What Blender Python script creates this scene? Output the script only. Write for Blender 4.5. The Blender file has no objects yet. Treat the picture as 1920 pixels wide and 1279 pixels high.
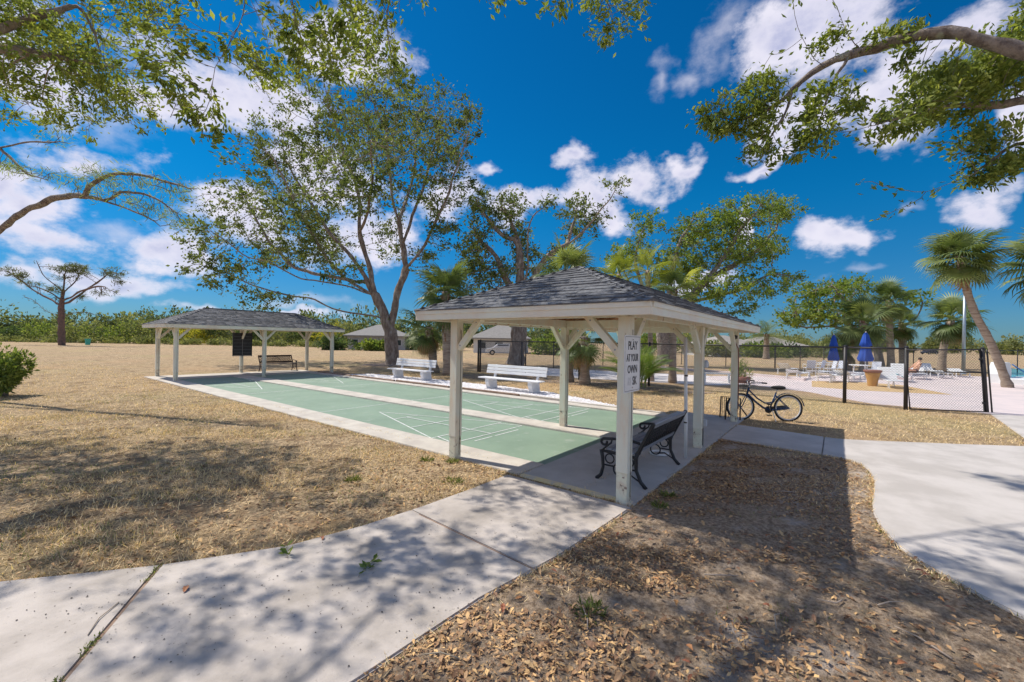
import bpy, bmesh, math, random
import numpy as np
from mathutils import Vector, Matrix
R = math.radians
scene = bpy.context.scene
COL = scene.collection
rng = np.random.default_rng(7)

# ------------------------------------------------------------------ camera
cam_d = bpy.data.cameras.new('camera')
cam = bpy.data.objects.new('camera', cam_d)
COL.objects.link(cam)
scene.camera = cam
cam_d.sensor_width = 36.0
cam_d.lens = 36.0 * 789.12 / 1920.0
cam_d.clip_end = 3000
_r = Vector((0.61202, -0.79065, 0.01733)); _u = Vector((-0.01009, 0.01411, 0.99985)); _f = Vector((0.79077, 0.61211, -0.00066))
cam.matrix_world = Matrix(((_r.x, _u.x, -_f.x, -4.5807), (_r.y, _u.y, -_f.y, -1.9052), (_r.z, _u.z, -_f.z, 1.8), (0, 0, 0, 1)))
CAM = Vector((-4.5807, -1.9052, 1.8))
RIGHT = np.array([0.6120, -0.7908, 0.0]); FWD = np.array([0.7908, 0.6120, 0.0])

# ------------------------------------------------------------------ sun, sky, exposure
TO_SUN = Vector((-0.30, 1.68, 2.40)).normalized()
sun_d = bpy.data.lights.new('sun', 'SUN')
sun_d.energy = 4.0; sun_d.angle = R(0.55); sun_d.color = (1.0, 0.94, 0.84)
sun = bpy.data.objects.new('sun', sun_d); COL.objects.link(sun)
sun.rotation_euler = (-TO_SUN).to_track_quat('-Z', 'Y').to_euler()
sun.location = (0, 20, 30)
scene.view_settings.view_transform = 'Standard'
scene.view_settings.look = 'None'
scene.view_settings.gamma = 1.0
scene.view_settings.use_curve_mapping = False
scene.view_settings.exposure = 0.24
scene.render.engine = 'CYCLES'
scene.cycles.use_denoising = True
scene.cycles.use_adaptive_sampling = True
scene.cycles.adaptive_threshold = 0.02
scene.cycles.max_bounces = 6
scene.cycles.diffuse_bounces = 4
scene.cycles.transparent_max_bounces = 6
scene.cycles.sample_clamp_indirect = 6.0

CLOUDS = [(1.495, 0.188, 0.061, 0.045), (1.483, 0.145, 0.069, 0.033), (1.533, 0.202, 0.032, 0.031), (1.461, 0.287, 0.069, 0.027), (1.193, 0.439, 0.174, 0.06), (1.33, 0.38, 0.091, 0.034), (1.071, 0.338, 0.134, 0.06), (1.236, 0.22, 0.094, 0.055), (1.335, 0.155, 0.061, 0.043), (0.981, 0.23, 0.142, 0.067), (0.803, 0.323, 0.069, 0.05), (0.735, 0.38, 0.035, 0.017), (0.521, 0.41, 0.055, 0.029), (0.489, 0.327, 0.091, 0.055), (0.37, 0.353, 0.085, 0.038), (0.291, 0.382, 0.039, 0.02), (0.664, 0.311, 0.076, 0.034), (0.427, 0.279, 0.071, 0.034), (0.012, 0.209, 0.056, 0.04), (-0.02, 0.19, 0.03, 0.024), (-0.184, 0.207, 0.045, 0.034), (0.033, 0.536, 0.114, 0.069), (0.082, 0.404, 0.076, 0.053), (0.122, 0.344, 0.063, 0.019), (-0.082, 0.431, 0.089, 0.071), (-0.169, 0.478, 0.06, 0.037), (-0.047, 0.385, 0.082, 0.049), (1.277, 0.056, 0.085, 0.016), (1.427, 0.096, 0.077, 0.023), (1.511, 0.082, 0.046, 0.021), (1.129, 0.047, 0.073, 0.015), (-0.213, 0.319, 0.035, 0.044), (1.498, 0.396, 0.093, 0.056), (1.043, 0.56, 0.137, 0.057), (0.254, 0.144, 0.062, 0.02), (0.135, 0.234, 0.019, 0.031)]
THIN_CLOUDS = [(0.323, 0.566, 0.042, 0.035), (-0.101, 0.247, 0.023, 0.016), (0.23, 0.536, 0.051, 0.025), (1.129, 0.081, 0.128, 0.022), (1.394, 0.174, 0.066, 0.027), (1.403, 0.346, 0.043, 0.032), (0.16, 0.578, 0.057, 0.046), (-0.036, 0.126, 0.057, 0.013)]

def make_world():
    w = bpy.data.worlds.new('World'); scene.world = w; w.use_nodes = True
    nt = w.node_tree; N = nt.nodes; L = nt.links; N.clear()
    def nd(t, **k):
        n = N.new(t)
        for a, v in k.items(): setattr(n, a, v)
        return n
    def math_(op, a, b=None, c=None):
        n = nd('ShaderNodeMath', operation=op)
        for i, v in enumerate((a, b, c)):
            if v is None: continue
            if isinstance(v, (int, float)): n.inputs[i].default_value = v
            else: L.new(v, n.inputs[i])
        return n.outputs[0]
    def vmath(op, a, b=None, c=None, out=0):
        n = nd('ShaderNodeVectorMath', operation=op)
        for i, v in enumerate((a, b, c)):
            if v is None: continue
            if isinstance(v, tuple): n.inputs[i].default_value = v
            else: L.new(v, n.inputs[i])
        return n.outputs[out]
    def mix(fac, a, b):
        n = nd('ShaderNodeMix', data_type='RGBA')
        for i, v in ((0, fac), (6, a), (7, b)):
            if isinstance(v, (int, float)): n.inputs[i].default_value = v
            elif isinstance(v, tuple): n.inputs[i].default_value = (*v, 1)
            else: L.new(v, n.inputs[i])
        return n.outputs[2]
    def ramp(v, a, b):
        n = nd('ShaderNodeMapRange', interpolation_type='SMOOTHSTEP')
        L.new(v, n.inputs[0]); n.inputs[1].default_value = a; n.inputs[2].default_value = b
        return n.outputs[0]
    sky = nd('ShaderNodeTexSky', sky_type='NISHITA')
    sky.sun_disc = False; sky.sun_elevation = math.asin(TO_SUN.z)
    sky.sun_rotation = math.atan2(TO_SUN.x, TO_SUN.y)
    sky.air_density = 1.0; sky.dust_density = 0.2; sky.ozone_density = 4.0
    hs = nd('ShaderNodeHueSaturation'); hs.inputs['Saturation'].default_value = SKY_SAT; hs.inputs['Value'].default_value = 1.0
    L.new(sky.outputs[0], hs.inputs['Color'])
    tint = nd('ShaderNodeMix', data_type='RGBA', blend_type='MULTIPLY'); tint.inputs[0].default_value = 1
    L.new(hs.outputs[0], tint.inputs[6])
    tcd = nd('ShaderNodeTexCoord'); sz = nd('ShaderNodeSeparateXYZ'); L.new(tcd.outputs['Generated'], sz.inputs[0])
    L.new(mix(ramp(sz.outputs[2], -0.02, 0.34), SKY_TINT_LOW, SKY_TINT), tint.inputs[7])
    tc = nd('ShaderNodeTexCoord')
    d = tc.outputs['Generated']
    def noise(scale, detail, rough, vec, w4=0.0):
        n = nd('ShaderNodeTexNoise'); n.inputs['Scale'].default_value = scale; n.inputs['Detail'].default_value = detail
        n.inputs['Roughness'].default_value = rough; L.new(vec, n.inputs['Vector']); return n
    wn = noise(5.0, 4, 0.6, d)
    warp = vmath('MULTIPLY_ADD', wn.outputs['Color'], (0.24, 0.24, 0.17), (-0.12, -0.12, -0.085))
    dw = vmath('ADD', d, warp)
    sp = nd('ShaderNodeSeparateXYZ'); L.new(dw, sp.inputs[0])
    az = math_('ARCTAN2', sp.outputs[1], sp.outputs[0])
    el = math_('ARCSINE', sp.outputs[2])
    cb = nd('ShaderNodeCombineXYZ'); L.new(az, cb.inputs[0]); L.new(el, cb.inputs[1])
    p = cb.outputs[0]
    best = None
    for (a, e, ra, re) in CLOUDS:
        q = vmath('MULTIPLY_ADD', p, (1 / ra, 1 / re, 0), (-a / ra, -e / re, 0))
        ln = vmath('LENGTH', q, out=1)
        best = ln if best is None else math_('SMOOTH_MIN', best, ln, 0.35)
    # billowing detail
    fb = noise(11.0, 6, 0.66, vmath('MULTIPLY', d, (1, 1, 1.6)))
    fb2 = noise(5.0, 3, 0.6, vmath('MULTIPLY', d, (1, 1, 1.9)))
    body = math_('SUBTRACT', 1.26, best)
    body = math_('ADD', body, math_('MULTIPLY', math_('SUBTRACT', fb.outputs[0], 0.5), 2.3))
    # scattered clouds out of view, cover raised to brighten the shaded surfaces
    el_d = nd('ShaderNodeSeparateXYZ'); L.new(d, el_d.inputs[0])
    az_true = math_('ARCTAN2', el_d.outputs[1], el_d.outputs[0])
    away = ramp(math_('ABSOLUTE', math_('SUBTRACT', az_true, 0.66)), 0.95, 1.25)
    rest = math_('MULTIPLY', ramp(fb2.outputs[0], 0.46, 0.62), away)
    thinb = None
    for (a, e, ra, re) in THIN_CLOUDS:
        ln = vmath('LENGTH', vmath('MULTIPLY_ADD', p, (1 / ra, 1 / re, 0), (-a / ra, -e / re, 0)), out=1)
        thinb = ln if thinb is None else math_('SMOOTH_MIN', thinb, ln, 0.35)
    veil = math_('MULTIPLY', ramp(math_('ADD', math_('SUBTRACT', 1.2, thinb), math_('MULTIPLY', math_('SUBTRACT', fb.outputs[0], 0.5), 2.6)), 0.0, 1.6), 0.55)
    cover = math_('MAXIMUM', math_('MAXIMUM', ramp(body, 0.02, 0.85), rest), veil)
    # thickness: thin rims let the blue through, thick bellies go grey lilac
    thick = ramp(body, 0.35, 1.6)
    up = vmath('ADD', d, (0.0, 0.0, 0.035))
    fbu = noise(9.0, 3, 0.55, up); fbd = noise(9.0, 3, 0.55, d)
    relief = math_('SUBTRACT', fbd.outputs[0], fbu.outputs[0])
    lit = ramp(relief, -0.14, 0.16)
    c_white = (0.74, 0.72, 0.82); c_lilac = (0.36, 0.39, 0.60)
    shade = math_('MULTIPLY', thick, math_('SUBTRACT', 1.0, lit))
    ccol = mix(math_('MULTIPLY', shade, 0.95), c_white, c_lilac)
    low = ramp(el_d.outputs[2], 0.20, 0.0)
    ccol = mix(math_('MULTIPLY', low, 0.35), ccol, (0.55, 0.66, 0.82))
    skyc = nd('ShaderNodeMix', data_type='RGBA', blend_type='MULTIPLY'); skyc.inputs[0].default_value = 1
    L.new(tint.outputs[2], skyc.inputs[6]); skyc.inputs[7].default_value = (SKY_STRENGTH,) * 3 + (1,)
    final = mix(math_('MULTIPLY', cover, 0.96), skyc.outputs[2], ccol)
    bg = nd('ShaderNodeBackground'); L.new(final, bg.inputs[0]); bg.inputs[1].default_value = 1.0
    o = nd('ShaderNodeOutputWorld'); L.new(bg.outputs[0], o.inputs[0])
    w.cycles.sampling_method = 'MANUAL'; w.cycles.sample_map_resolution = 256

SKY_STRENGTH = 0.084; SKY_SAT = 1.25; SKY_TINT = (0.03, 0.80, 1.0); SKY_TINT_LOW = (0.27, 0.49, 0.78)
make_world()

# ------------------------------------------------------------------ materials
MATS = {}
def mat(name, c1, c2=None, scale=6.0, detail=5, lo=0.35, hi=0.65, rough=0.8, bump=0.0, bscale=None, bdist=0.01,
        var=False, var_amt=0.25, rnd=0.0, metallic=0.0, trans=0.0, spec=0.5, c3=None, scale3=40.0, lo3=0.6, hi3=0.7, stretch=None, hsh=0.06):
    """procedural principled material: two colours mixed by noise, an optional third speckle colour, bump, per-piece variation"""
    m = bpy.data.materials.new(name); m.use_nodes = True
    if not metallic: c1, c2, c3 = [None if c is None else tuple(min(v * 1.3, max(v, 0.80)) for v in c) for c in (c1, c2, c3)]
    nt = m.node_tree; N = nt.nodes; L = nt.links
    b = N['Principled BSDF']; b.inputs['Roughness'].default_value = rough; b.inputs['Metallic'].default_value = metallic
    b.inputs['Specular IOR Level'].default_value = spec
    tc = N.new('ShaderNodeTexCoord'); vec = tc.outputs['Object']
    if stretch:
        mp = N.new('ShaderNodeMapping'); mp.inputs['Scale'].default_value = stretch; L.new(vec, mp.inputs[0]); vec = mp.outputs[0]
    col = None
    def noise(sc, de=5):
        n = N.new('ShaderNodeTexNoise'); n.inputs['Scale'].default_value = sc; n.inputs['Detail'].default_value = de
        n.inputs['Roughness'].default_value = 0.62; L.new(vec, n.inputs['Vector']); return n.outputs[0]
    def mixc(fac, a, c):
        n = N.new('ShaderNodeMix'); n.data_type = 'RGBA'
        for i, v in ((0, fac), (6, a), (7, c)):
            if isinstance(v, float): n.inputs[i].default_value = v
            elif isinstance(v, tuple): n.inputs[i].default_value = (*v, 1)
            else: L.new(v, n.inputs[i])
        return n.outputs[2]
    def rng_(v, a, c):
        n = N.new('ShaderNodeMapRange'); n.interpolation_type = 'SMOOTHSTEP'; L.new(v, n.inputs[0]); n.inputs[1].default_value = a; n.inputs[2].default_value = c
        return n.outputs[0]
    if c2 is not None: col = mixc(rng_(noise(scale, detail), lo, hi), tuple(c1), tuple(c2))
    if c3 is not None: col = mixc(rng_(noise(scale3, 3), lo3, hi3), col if col is not None else tuple(c1), tuple(c3))
    if var or rnd:
        if var:
            at = N.new('ShaderNodeAttribute'); at.attribute_name = 'var'; src = at.outputs['Fac']
        else:
            oi = N.new('ShaderNodeObjectInfo'); src = oi.outputs['Random']
        hs = N.new('ShaderNodeHueSaturation')
        amt = var_amt if var else rnd
        m1 = N.new('ShaderNodeMapRange'); L.new(src, m1.inputs[0]); m1.inputs[3].default_value = 1 - amt; m1.inputs[4].default_value = 1 + amt
        L.new(m1.outputs[0], hs.inputs['Value'])
        m2 = N.new('ShaderNodeMapRange'); L.new(src, m2.inputs[0]); m2.inputs[3].default_value = 0.5 + amt * hsh; m2.inputs[4].default_value = 0.5 - amt * hsh
        L.new(m2.outputs[0], hs.inputs['Hue'])
        if col is None: hs.inputs['Color'].default_value = (*c1, 1)
        else: L.new(col, hs.inputs['Color'])
        col = hs.outputs[0]
    if col is None: b.inputs['Base Color'].default_value = (*c1, 1)
    else: L.new(col, b.inputs['Base Color'])
    if bump:
        bp = N.new('ShaderNodeBump'); bp.inputs['Strength'].default_value = bump; bp.inputs['Distance'].default_value = bdist
        L.new(noise(bscale or scale * 4, 6), bp.inputs['Height']); L.new(bp.outputs[0], b.inputs['Normal'])
    if trans:
        tr = N.new('ShaderNodeBsdfTranslucent'); mx = N.new('ShaderNodeMixShader'); mx.inputs[0].default_value = trans
        if col is None: tr.inputs[0].default_value = (*c1, 1)
        else:
            g = N.new('ShaderNodeMix'); g.data_type = 'RGBA'; g.blend_type = 'MULTIPLY'; g.inputs[0].default_value = 1
            L.new(col, g.inputs[6]); g.inputs[7].default_value = (1.5, 1.5, 0.7, 1); L.new(g.outputs[2], tr.inputs[0])
        L.new(b.outputs[0], mx.inputs[1]); L.new(tr.outputs[0], mx.inputs[2]); L.new(mx.outputs[0], N['Material Output'].inputs[0])
    MATS[name] = m
    return m

# ------------------------------------------------------------------ mesh helpers
class MB:
    """collects shapes into one mesh"""
    def __init__(s): s.v = []; s.f = []; s.n = 0
    def add(s, verts, faces):
        o = s.n; s.v.extend([tuple(map(float, p)) for p in verts]); s.n += len(verts)
        s.f.extend([tuple(i + o for i in fc) for fc in faces]); return s
    def box(s, c, size, M=None, taper=None, bev=0.0):
        hx, hy, hz = size[0] / 2, size[1] / 2, size[2] / 2
        if bev <= 0:
            vs = [(sx * hx, sy * hy, sz * hz) for sz in (-1, 1) for sx, sy in ((-1, -1), (1, -1), (1, 1), (-1, 1))]
            fs = [(3, 2, 1, 0), (4, 5, 6, 7), (0, 1, 5, 4), (1, 2, 6, 5), (2, 3, 7, 6), (3, 0, 4, 7)]
        else:
            bm = bmesh.new(); bmesh.ops.create_cube(bm, size=1.0)
            for q in bm.verts: q.co = Vector((q.co.x * size[0], q.co.y * size[1], q.co.z * size[2]))
            bmesh.ops.bevel(bm, geom=bm.edges[:], offset=bev, segments=1, affect='EDGES')
            bm.verts.index_update(); vs = [tuple(q.co) for q in bm.verts]; fs = [tuple(q.index for q in fc.verts) for fc in bm.faces]; bm.free()
        if taper: vs = [(x * (taper if z > 0 else 1), y * (taper if z > 0 else 1), z) for x, y, z in vs]
        c = Vector(c)
        vs = [tuple(c + ((M @ Vector(p)) if M is not None else Vector(p))) for p in vs]
        return s.add(vs, fs)
    def beam(s, a, b, w, h, up=(0, 0, 1), bev=0.0):
        a = Vector(a); b = Vector(b); d = (b - a); ln = d.length; d.normalize()
        y = Vector(up).cross(d)
        if y.length < 1e-4: y = Vector((0, 1, 0)).cross(d)
        y.normalize(); z = d.cross(y)
        M = Matrix((d, y, z)).transposed()
        return s.box((a + b) / 2, (ln, w, h), M, bev=bev)
    def tube(s, pts, rad, n=8, closed=False, flat=1.0):
        P = [Vector(p) for p in pts]; m = len(P)
        if isinstance(rad, (int, float)): rad = [rad] * m
        vs = []; ref = None
        for i in range(m):
            if closed: t = P[(i + 1) % m] - P[i - 1]
            else: t = P[min(i + 1, m - 1)] - P[max(i - 1, 0)]
            t.normalize()
            if ref is None:
                ref = Vector((0, 0, 1)) if abs(t.z) < 0.9 else Vector((1, 0, 0))
            x = ref - t * ref.dot(t)
            if x.length < 1e-5: x = t.orthogonal()
            x.normalize(); y = t.cross(x); ref = x
            for k in range(n):
                a = 2 * math.pi * k / n
                vs.append(P[i] + (x * math.cos(a) + y * math.sin(a) * flat) * rad[i])
        fs = []
        for i in range(m if closed else m - 1):
            j = (i + 1) % m
            for k in range(n):
                l = (k + 1) % n
                fs.append((i * n + k, i * n + l, j * n + l, j * n + k))
        if not closed: fs.append(tuple(range(n))[::-1]); fs.append(tuple((m - 1) * n + k for k in range(n)))
        return s.add(vs, fs)
    def lathe(s, prof, c=(0, 0, 0), n=20):
        vs = []; fs = []
        for r, z in prof:
            for k in range(n):
                a = 2 * math.pi * k / n; vs.append((c[0] + r * math.cos(a), c[1] + r * math.sin(a), c[2] + z))
        for i in range(len(prof) - 1):
            for k in range(n):
                l = (k + 1) % n; fs.append((i * n + k, i * n + l, (i + 1) * n + l, (i + 1) * n + k))
        fs.append(tuple(range(n))[::-1]); fs.append(tuple((len(prof) - 1) * n + k for k in range(n)))
        return s.add(vs, fs)
    def prism(s, poly, z0, z1):
        """extruded polygon (counter-clockwise xy)"""
        n = len(poly)
        vs = [(x, y, z0) for x, y in poly] + [(x, y, z1) for x, y in poly]
        fs = [tuple(range(n))[::-1], tuple(range(n, 2 * n))] + [(i, (i + 1) % n, n + (i + 1) % n, n + i) for i in range(n)]
        return s.add(vs, fs)
    def build(s, name, m, parent=None, smooth=False, loc=None):
        me = bpy.data.meshes.new(name); me.from_pydata(s.v, [], s.f); me.update()
        if smooth: me.polygons.foreach_set('use_smooth', [True] * len(me.polygons))
        return link(name, me, m, parent, loc)

def link(name, me, m, parent=None, loc=None):
    if m is not None and len(me.materials) == 0: me.materials.append(MATS[m] if isinstance(m, str) else m)
    o = bpy.data.objects.new(name, me); COL.objects.link(o)
    if parent is not None: o.parent = parent
    if loc is not None: o.location = loc
    return o
def tag(o, label=None, cat=None, group=None, kind=None):
    for k, v in (('label', label), ('category', cat), ('group', group), ('kind', kind)):
        if v: o[k] = v
    return o
def thing(name, label, cat, loc=(0, 0, 0), rz=0.0, group=None):
    o = bpy.data.objects.new(name, None); COL.objects.link(o); o.empty_display_size = 0.2
    o.location = loc; o.rotation_euler = (0, 0, rz)
    return tag(o, label, cat, group)
def struct(o): o['kind'] = 'structure'; return o
def copy_tree(o, parent=None):
    c = o.copy(); COL.objects.link(c); c.parent = parent
    for ch in list(o.children): copy_tree(ch, c)
    return c
def np_mesh(name, V, F, m, parent=None, var=None, smooth=False, loc=None):
    """fast mesh from arrays: V (n,3), F (m,k)"""
    me = bpy.data.meshes.new(name); V = np.asarray(V, np.float32); F = np.asarray(F, np.int32); k = F.shape[1]
    me.vertices.add(len(V)); me.vertices.foreach_set('co', V.ravel())
    me.loops.add(F.size); me.loops.foreach_set('vertex_index', F.ravel())
    me.polygons.add(len(F)); me.polygons.foreach_set('loop_start', np.arange(0, F.size, k, dtype=np.int32))
    try: me.polygons.foreach_set('loop_total', np.full(len(F), k, np.int32))
    except Exception: pass
    if smooth: me.polygons.foreach_set('use_smooth', np.ones(len(F), bool))
    me.update(calc_edges=True)
    if var is not None:
        a = me.attributes.new('var', 'FLOAT', 'FACE'); a.data.foreach_set('value', np.asarray(var, np.float32))
    return link(name, me, m, parent, loc)
def inside(poly, X, Y):
    r = np.zeros(len(X), bool); n = len(poly)
    for i in range(n):
        x1, y1 = poly[i]; x2, y2 = poly[(i + 1) % n]
        c = ((y1 > Y) != (y2 > Y)); xi = (x2 - x1) * (Y - y1) / ((y2 - y1) if y2 != y1 else 1e-9) + x1
        r ^= c & (X < xi)
    return r
def unit(v): return v / np.maximum(np.linalg.norm(v, axis=-1, keepdims=True), 1e-9)

# ------------------------------------------------------------------ material list
mat('concrete_path', (0.44, 0.392, 0.355), (0.27, 0.237, 0.208), scale=1.7, lo=0.34, hi=0.72, rough=0.9, bump=0.5, bscale=90, bdist=0.005, c3=(0.24, 0.21, 0.185), scale3=24, lo3=0.62, hi3=0.74)
mat('concrete_slab', (0.40, 0.385, 0.37), (0.34, 0.325, 0.31), scale=2.2, rough=0.8, bump=0.2, bscale=50, bdist=0.003)
mat('concrete_border', (0.50, 0.46, 0.40), (0.38, 0.34, 0.30), scale=2.0, lo=0.3, hi=0.7, rough=0.85, bump=0.3, bscale=40, bdist=0.004)
mat('concrete_plaza', (0.45, 0.415, 0.39), (0.36, 0.33, 0.305), scale=1.3, rough=0.9, bump=0.3, bscale=70, bdist=0.004, c3=(0.36, 0.345, 0.33), scale3=14, lo3=0.62, hi3=0.8)
mat('pink_concrete', (0.54, 0.46, 0.45), (0.47, 0.41, 0.41), scale=0.8, rough=0.9, bump=0.2, bscale=40, bdist=0.004)
mat('white_shell', (0.58, 0.545, 0.545), (0.42, 0.37, 0.35), scale=1.6, lo=0.45, hi=0.75, rough=0.95, bump=0.6, bscale=40, bdist=0.02)
mat('pebble', (0.60, 0.585, 0.60), rough=0.8, var=True, var_amt=0.22)
mat('bed_sand', (0.52, 0.37, 0.19), (0.38, 0.25, 0.12), scale=6, rough=0.95, bump=0.7, bscale=24, bdist=0.03)
mat('mulch', (0.12, 0.085, 0.065), (0.27, 0.2, 0.15), scale=5, rough=1.0, bump=0.8, bscale=25, bdist=0.03)
mat('court_green', (0.195, 0.268, 0.198), (0.155, 0.22, 0.162), scale=0.9, lo=0.3, hi=0.75, rough=0.65, bump=0.15, bscale=60, bdist=0.003, c3=(0.27, 0.31, 0.265), scale3=3.2, lo3=0.56, hi3=0.8)
mat('line_white', (0.68, 0.71, 0.64), (0.36, 0.44, 0.36), scale=11, lo=0.45, hi=0.75, rough=0.7)
mat('yellow_paint', (0.60, 0.50, 0.27), (0.47, 0.43, 0.36), scale=5, lo=0.42, hi=0.62, rough=0.75)
mat('timber_kerb', (0.19, 0.125, 0.09), (0.28, 0.2, 0.15), scale=4, rough=0.9, bump=0.4, bscale=30)
mat('cream_paint', (0.74, 0.66, 0.52), (0.62, 0.53, 0.40), scale=4.0, lo=0.4, hi=0.75, rough=0.55, bump=0.35, bscale=22, bdist=0.004, c3=(0.30, 0.235, 0.17), scale3=8, lo3=0.66, hi3=0.74, stretch=(2.2, 2.2, 0.5))
mat('cream_worn', (0.70, 0.62, 0.49), (0.50, 0.42, 0.32), scale=5, lo=0.35, hi=0.7, rough=0.6, bump=0.4, bscale=22, bdist=0.004, c3=(0.20, 0.155, 0.115), scale3=11, lo3=0.58, hi3=0.68)
mat('fascia_paint', (0.68, 0.62, 0.53), (0.6, 0.54, 0.45), scale=2.0, rough=0.5, bump=0.1, bscale=25, bdist=0.003, c3=(0.45, 0.38, 0.30), scale3=7, lo3=0.72, hi3=0.82)
mat('ceiling_wood', (0.33, 0.17, 0.085), (0.22, 0.11, 0.06), scale=4, rough=0.7, stretch=(1, 8, 1))
mat('shingle', (0.135, 0.136, 0.145), (0.07, 0.071, 0.078), scale=9, lo=0.3, hi=0.7, rough=0.92, rnd=0.24, bump=0.5, bscale=130, bdist=0.004)
mat('shingle_joined', (0.165, 0.163, 0.165), (0.10, 0.10, 0.105), scale=9, lo=0.3, hi=0.7, rough=0.92, var=True, var_amt=0.32, bump=0.5, bscale=130, bdist=0.004)
mat('bark_oak', (0.16, 0.115, 0.09), (0.33, 0.275, 0.23), scale=6, lo=0.35, hi=0.7, rough=0.95, bump=1.0, bscale=22, bdist=0.05, stretch=(1, 1, 0.4), c3=(0.33, 0.31, 0.27), scale3=3, lo3=0.6, hi3=0.75)
mat('bark_grey', (0.26, 0.22, 0.19), (0.11, 0.085, 0.075), scale=9, lo=0.35, hi=0.68, rough=0.95, bump=1.0, bscale=32, bdist=0.03, c3=(0.30, 0.31, 0.25), scale3=5, lo3=0.58, hi3=0.7)
mat('bark_pine', (0.17, 0.105, 0.085), (0.1, 0.07, 0.06), scale=3, rough=0.95, bump=0.9, bscale=8, bdist=0.05)
mat('bark_palm', (0.33, 0.27, 0.21), (0.2, 0.15, 0.115), scale=6, rough=0.95, bump=0.9, bscale=12, bdist=0.03, stretch=(0.4, 0.4, 2.2))
mat('palm_boot', (0.24, 0.135, 0.075), (0.14, 0.085, 0.055), scale=9, rough=0.95, bump=0.6, bscale=20)
LEAF = dict(var=True, rough=0.6, trans=0.4, spec=0.22)
mat('leaf_oak', (0.11, 0.14, 0.052), var_amt=0.5, **LEAF)
mat('leaf_oak_bright', (0.15, 0.20, 0.045), var_amt=0.45, **LEAF)
mat('leaf_oak_near', (0.185, 0.225, 0.06), var_amt=0.5, **LEAF)
mat('leaf_pine', (0.1, 0.115, 0.06), var_amt=0.45, **LEAF)
mat('leaf_feather', (0.2, 0.25, 0.09), var_amt=0.35, **LEAF)
mat('leaf_bushy', (0.105, 0.16, 0.035), rough=0.5, trans=0.35, rnd=0.2)
mat('leaf_bush', (0.15, 0.20, 0.055), var_amt=0.5, **LEAF)
mat('leaf_far', (0.175, 0.195, 0.09), var_amt=0.5, **LEAF)
mat('leaf_far_mass', (0.125, 0.15, 0.075), var_amt=0.5, **LEAF)
mat('leaf_far_dark', (0.07, 0.105, 0.045), var_amt=0.45, **LEAF)
mat('leaf_far_yellow', (0.40, 0.38, 0.06), var_amt=0.35, **LEAF)
mat('palm_leaf', (0.115, 0.155, 0.055), (0.165, 0.205, 0.08), scale=2, rough=0.45, trans=0.3, rnd=0.35, spec=0.35)
mat('palm_leaf_yellow', (0.27, 0.29, 0.05), (0.2, 0.24, 0.05), scale=2, rough=0.45, trans=0.35, rnd=0.25)
mat('palm_dead', (0.36, 0.26, 0.14), (0.27, 0.18, 0.1), scale=3, rough=0.9, trans=0.15, rnd=0.25)
mat('straw', (0.60, 0.455, 0.275), rough=0.9, var=True, var_amt=0.5, hsh=-0.02, trans=0.2)
mat('green_blade', (0.16, 0.19, 0.05), rough=0.8, var=True, var_amt=0.4, trans=0.3)
mat('litter', (0.35, 0.205, 0.10), rough=0.8, var=True, var_amt=0.66, hsh=-0.02)
mat('dead_leaf', (0.36, 0.215, 0.11), (0.25, 0.145, 0.078), scale=20, rough=0.7, rnd=0.5, hsh=-0.03)
mat('dead_leaf_orange', (0.36, 0.15, 0.06), (0.27, 0.11, 0.05), scale=20, rough=0.7, rnd=0.35, hsh=-0.05)
mat('twig', (0.33, 0.27, 0.21), rough=0.9, rnd=0.3)
mat('black_iron', (0.018, 0.018, 0.02), rough=0.45, spec=0.5)
mat('brown_iron', (0.045, 0.03, 0.028), rough=0.5)
mat('bench_plank', (0.25, 0.27, 0.31), (0.17, 0.185, 0.215), scale=5, rough=0.7, stretch=(0.4, 6, 6), rnd=0.12)
mat('white_plank', (0.72, 0.71, 0.73), (0.54, 0.53, 0.55), scale=4, rough=0.6, stretch=(0.6, 3, 3), bump=0.3, bscale=20)
mat('bench_cement', (0.66, 0.66, 0.67), (0.54, 0.54, 0.55), scale=5, rough=0.9, bump=0.4, bscale=40, bdist=0.006)
mat('sign_white', (0.74, 0.74, 0.72), (0.66, 0.655, 0.63), scale=3, rough=0.4)
mat('sign_black', (0.03, 0.03, 0.035), rough=0.5)
mat('sign_faded', (0.62, 0.62, 0.60), (0.42, 0.42, 0.42), scale=25, rough=0.5)
mat('sign_half', (0.16, 0.16, 0.165), (0.5, 0.5, 0.49), scale=18, lo=0.5, hi=0.75, rough=0.5)
mat('pvc', (0.66, 0.64, 0.60), (0.5, 0.47, 0.42), scale=4, lo=0.5, hi=0.8, rough=0.5)
mat('conduit', (0.30, 0.33, 0.37), rough=0.45, metallic=0.5)
mat('grey_box', (0.42, 0.45, 0.49), rough=0.45)
mat('glass_grey', (0.55, 0.58, 0.62), rough=0.15)
mat('fence_black', (0.022, 0.02, 0.022), rough=0.5)
mat('fence_wire', (0.13, 0.125, 0.125), rough=0.5, metallic=0.3)
mat('bike_blue', (0.012, 0.035, 0.09), rough=0.25)
mat('rubber', (0.02, 0.02, 0.02), rough=0.8)
mat('whitewall', (0.62, 0.61, 0.6), rough=0.6)
mat('chrome', (0.6, 0.6, 0.62), rough=0.2, metallic=1.0)
mat('board_black', (0.02, 0.02, 0.024), (0.035, 0.035, 0.04), scale=6, rough=0.5)
mat('board_grey', (0.2, 0.2, 0.21), rough=0.6)
mat('umbrella_blue', (0.012, 0.06, 0.32), rough=0.8)
mat('terracotta', (0.47, 0.27, 0.08), (0.38, 0.2, 0.06), scale=6, rough=0.8)
mat('pot_rim', (0.2, 0.085, 0.06), rough=0.8)
mat('white_plastic', (0.75, 0.75, 0.76), rough=0.45)
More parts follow.
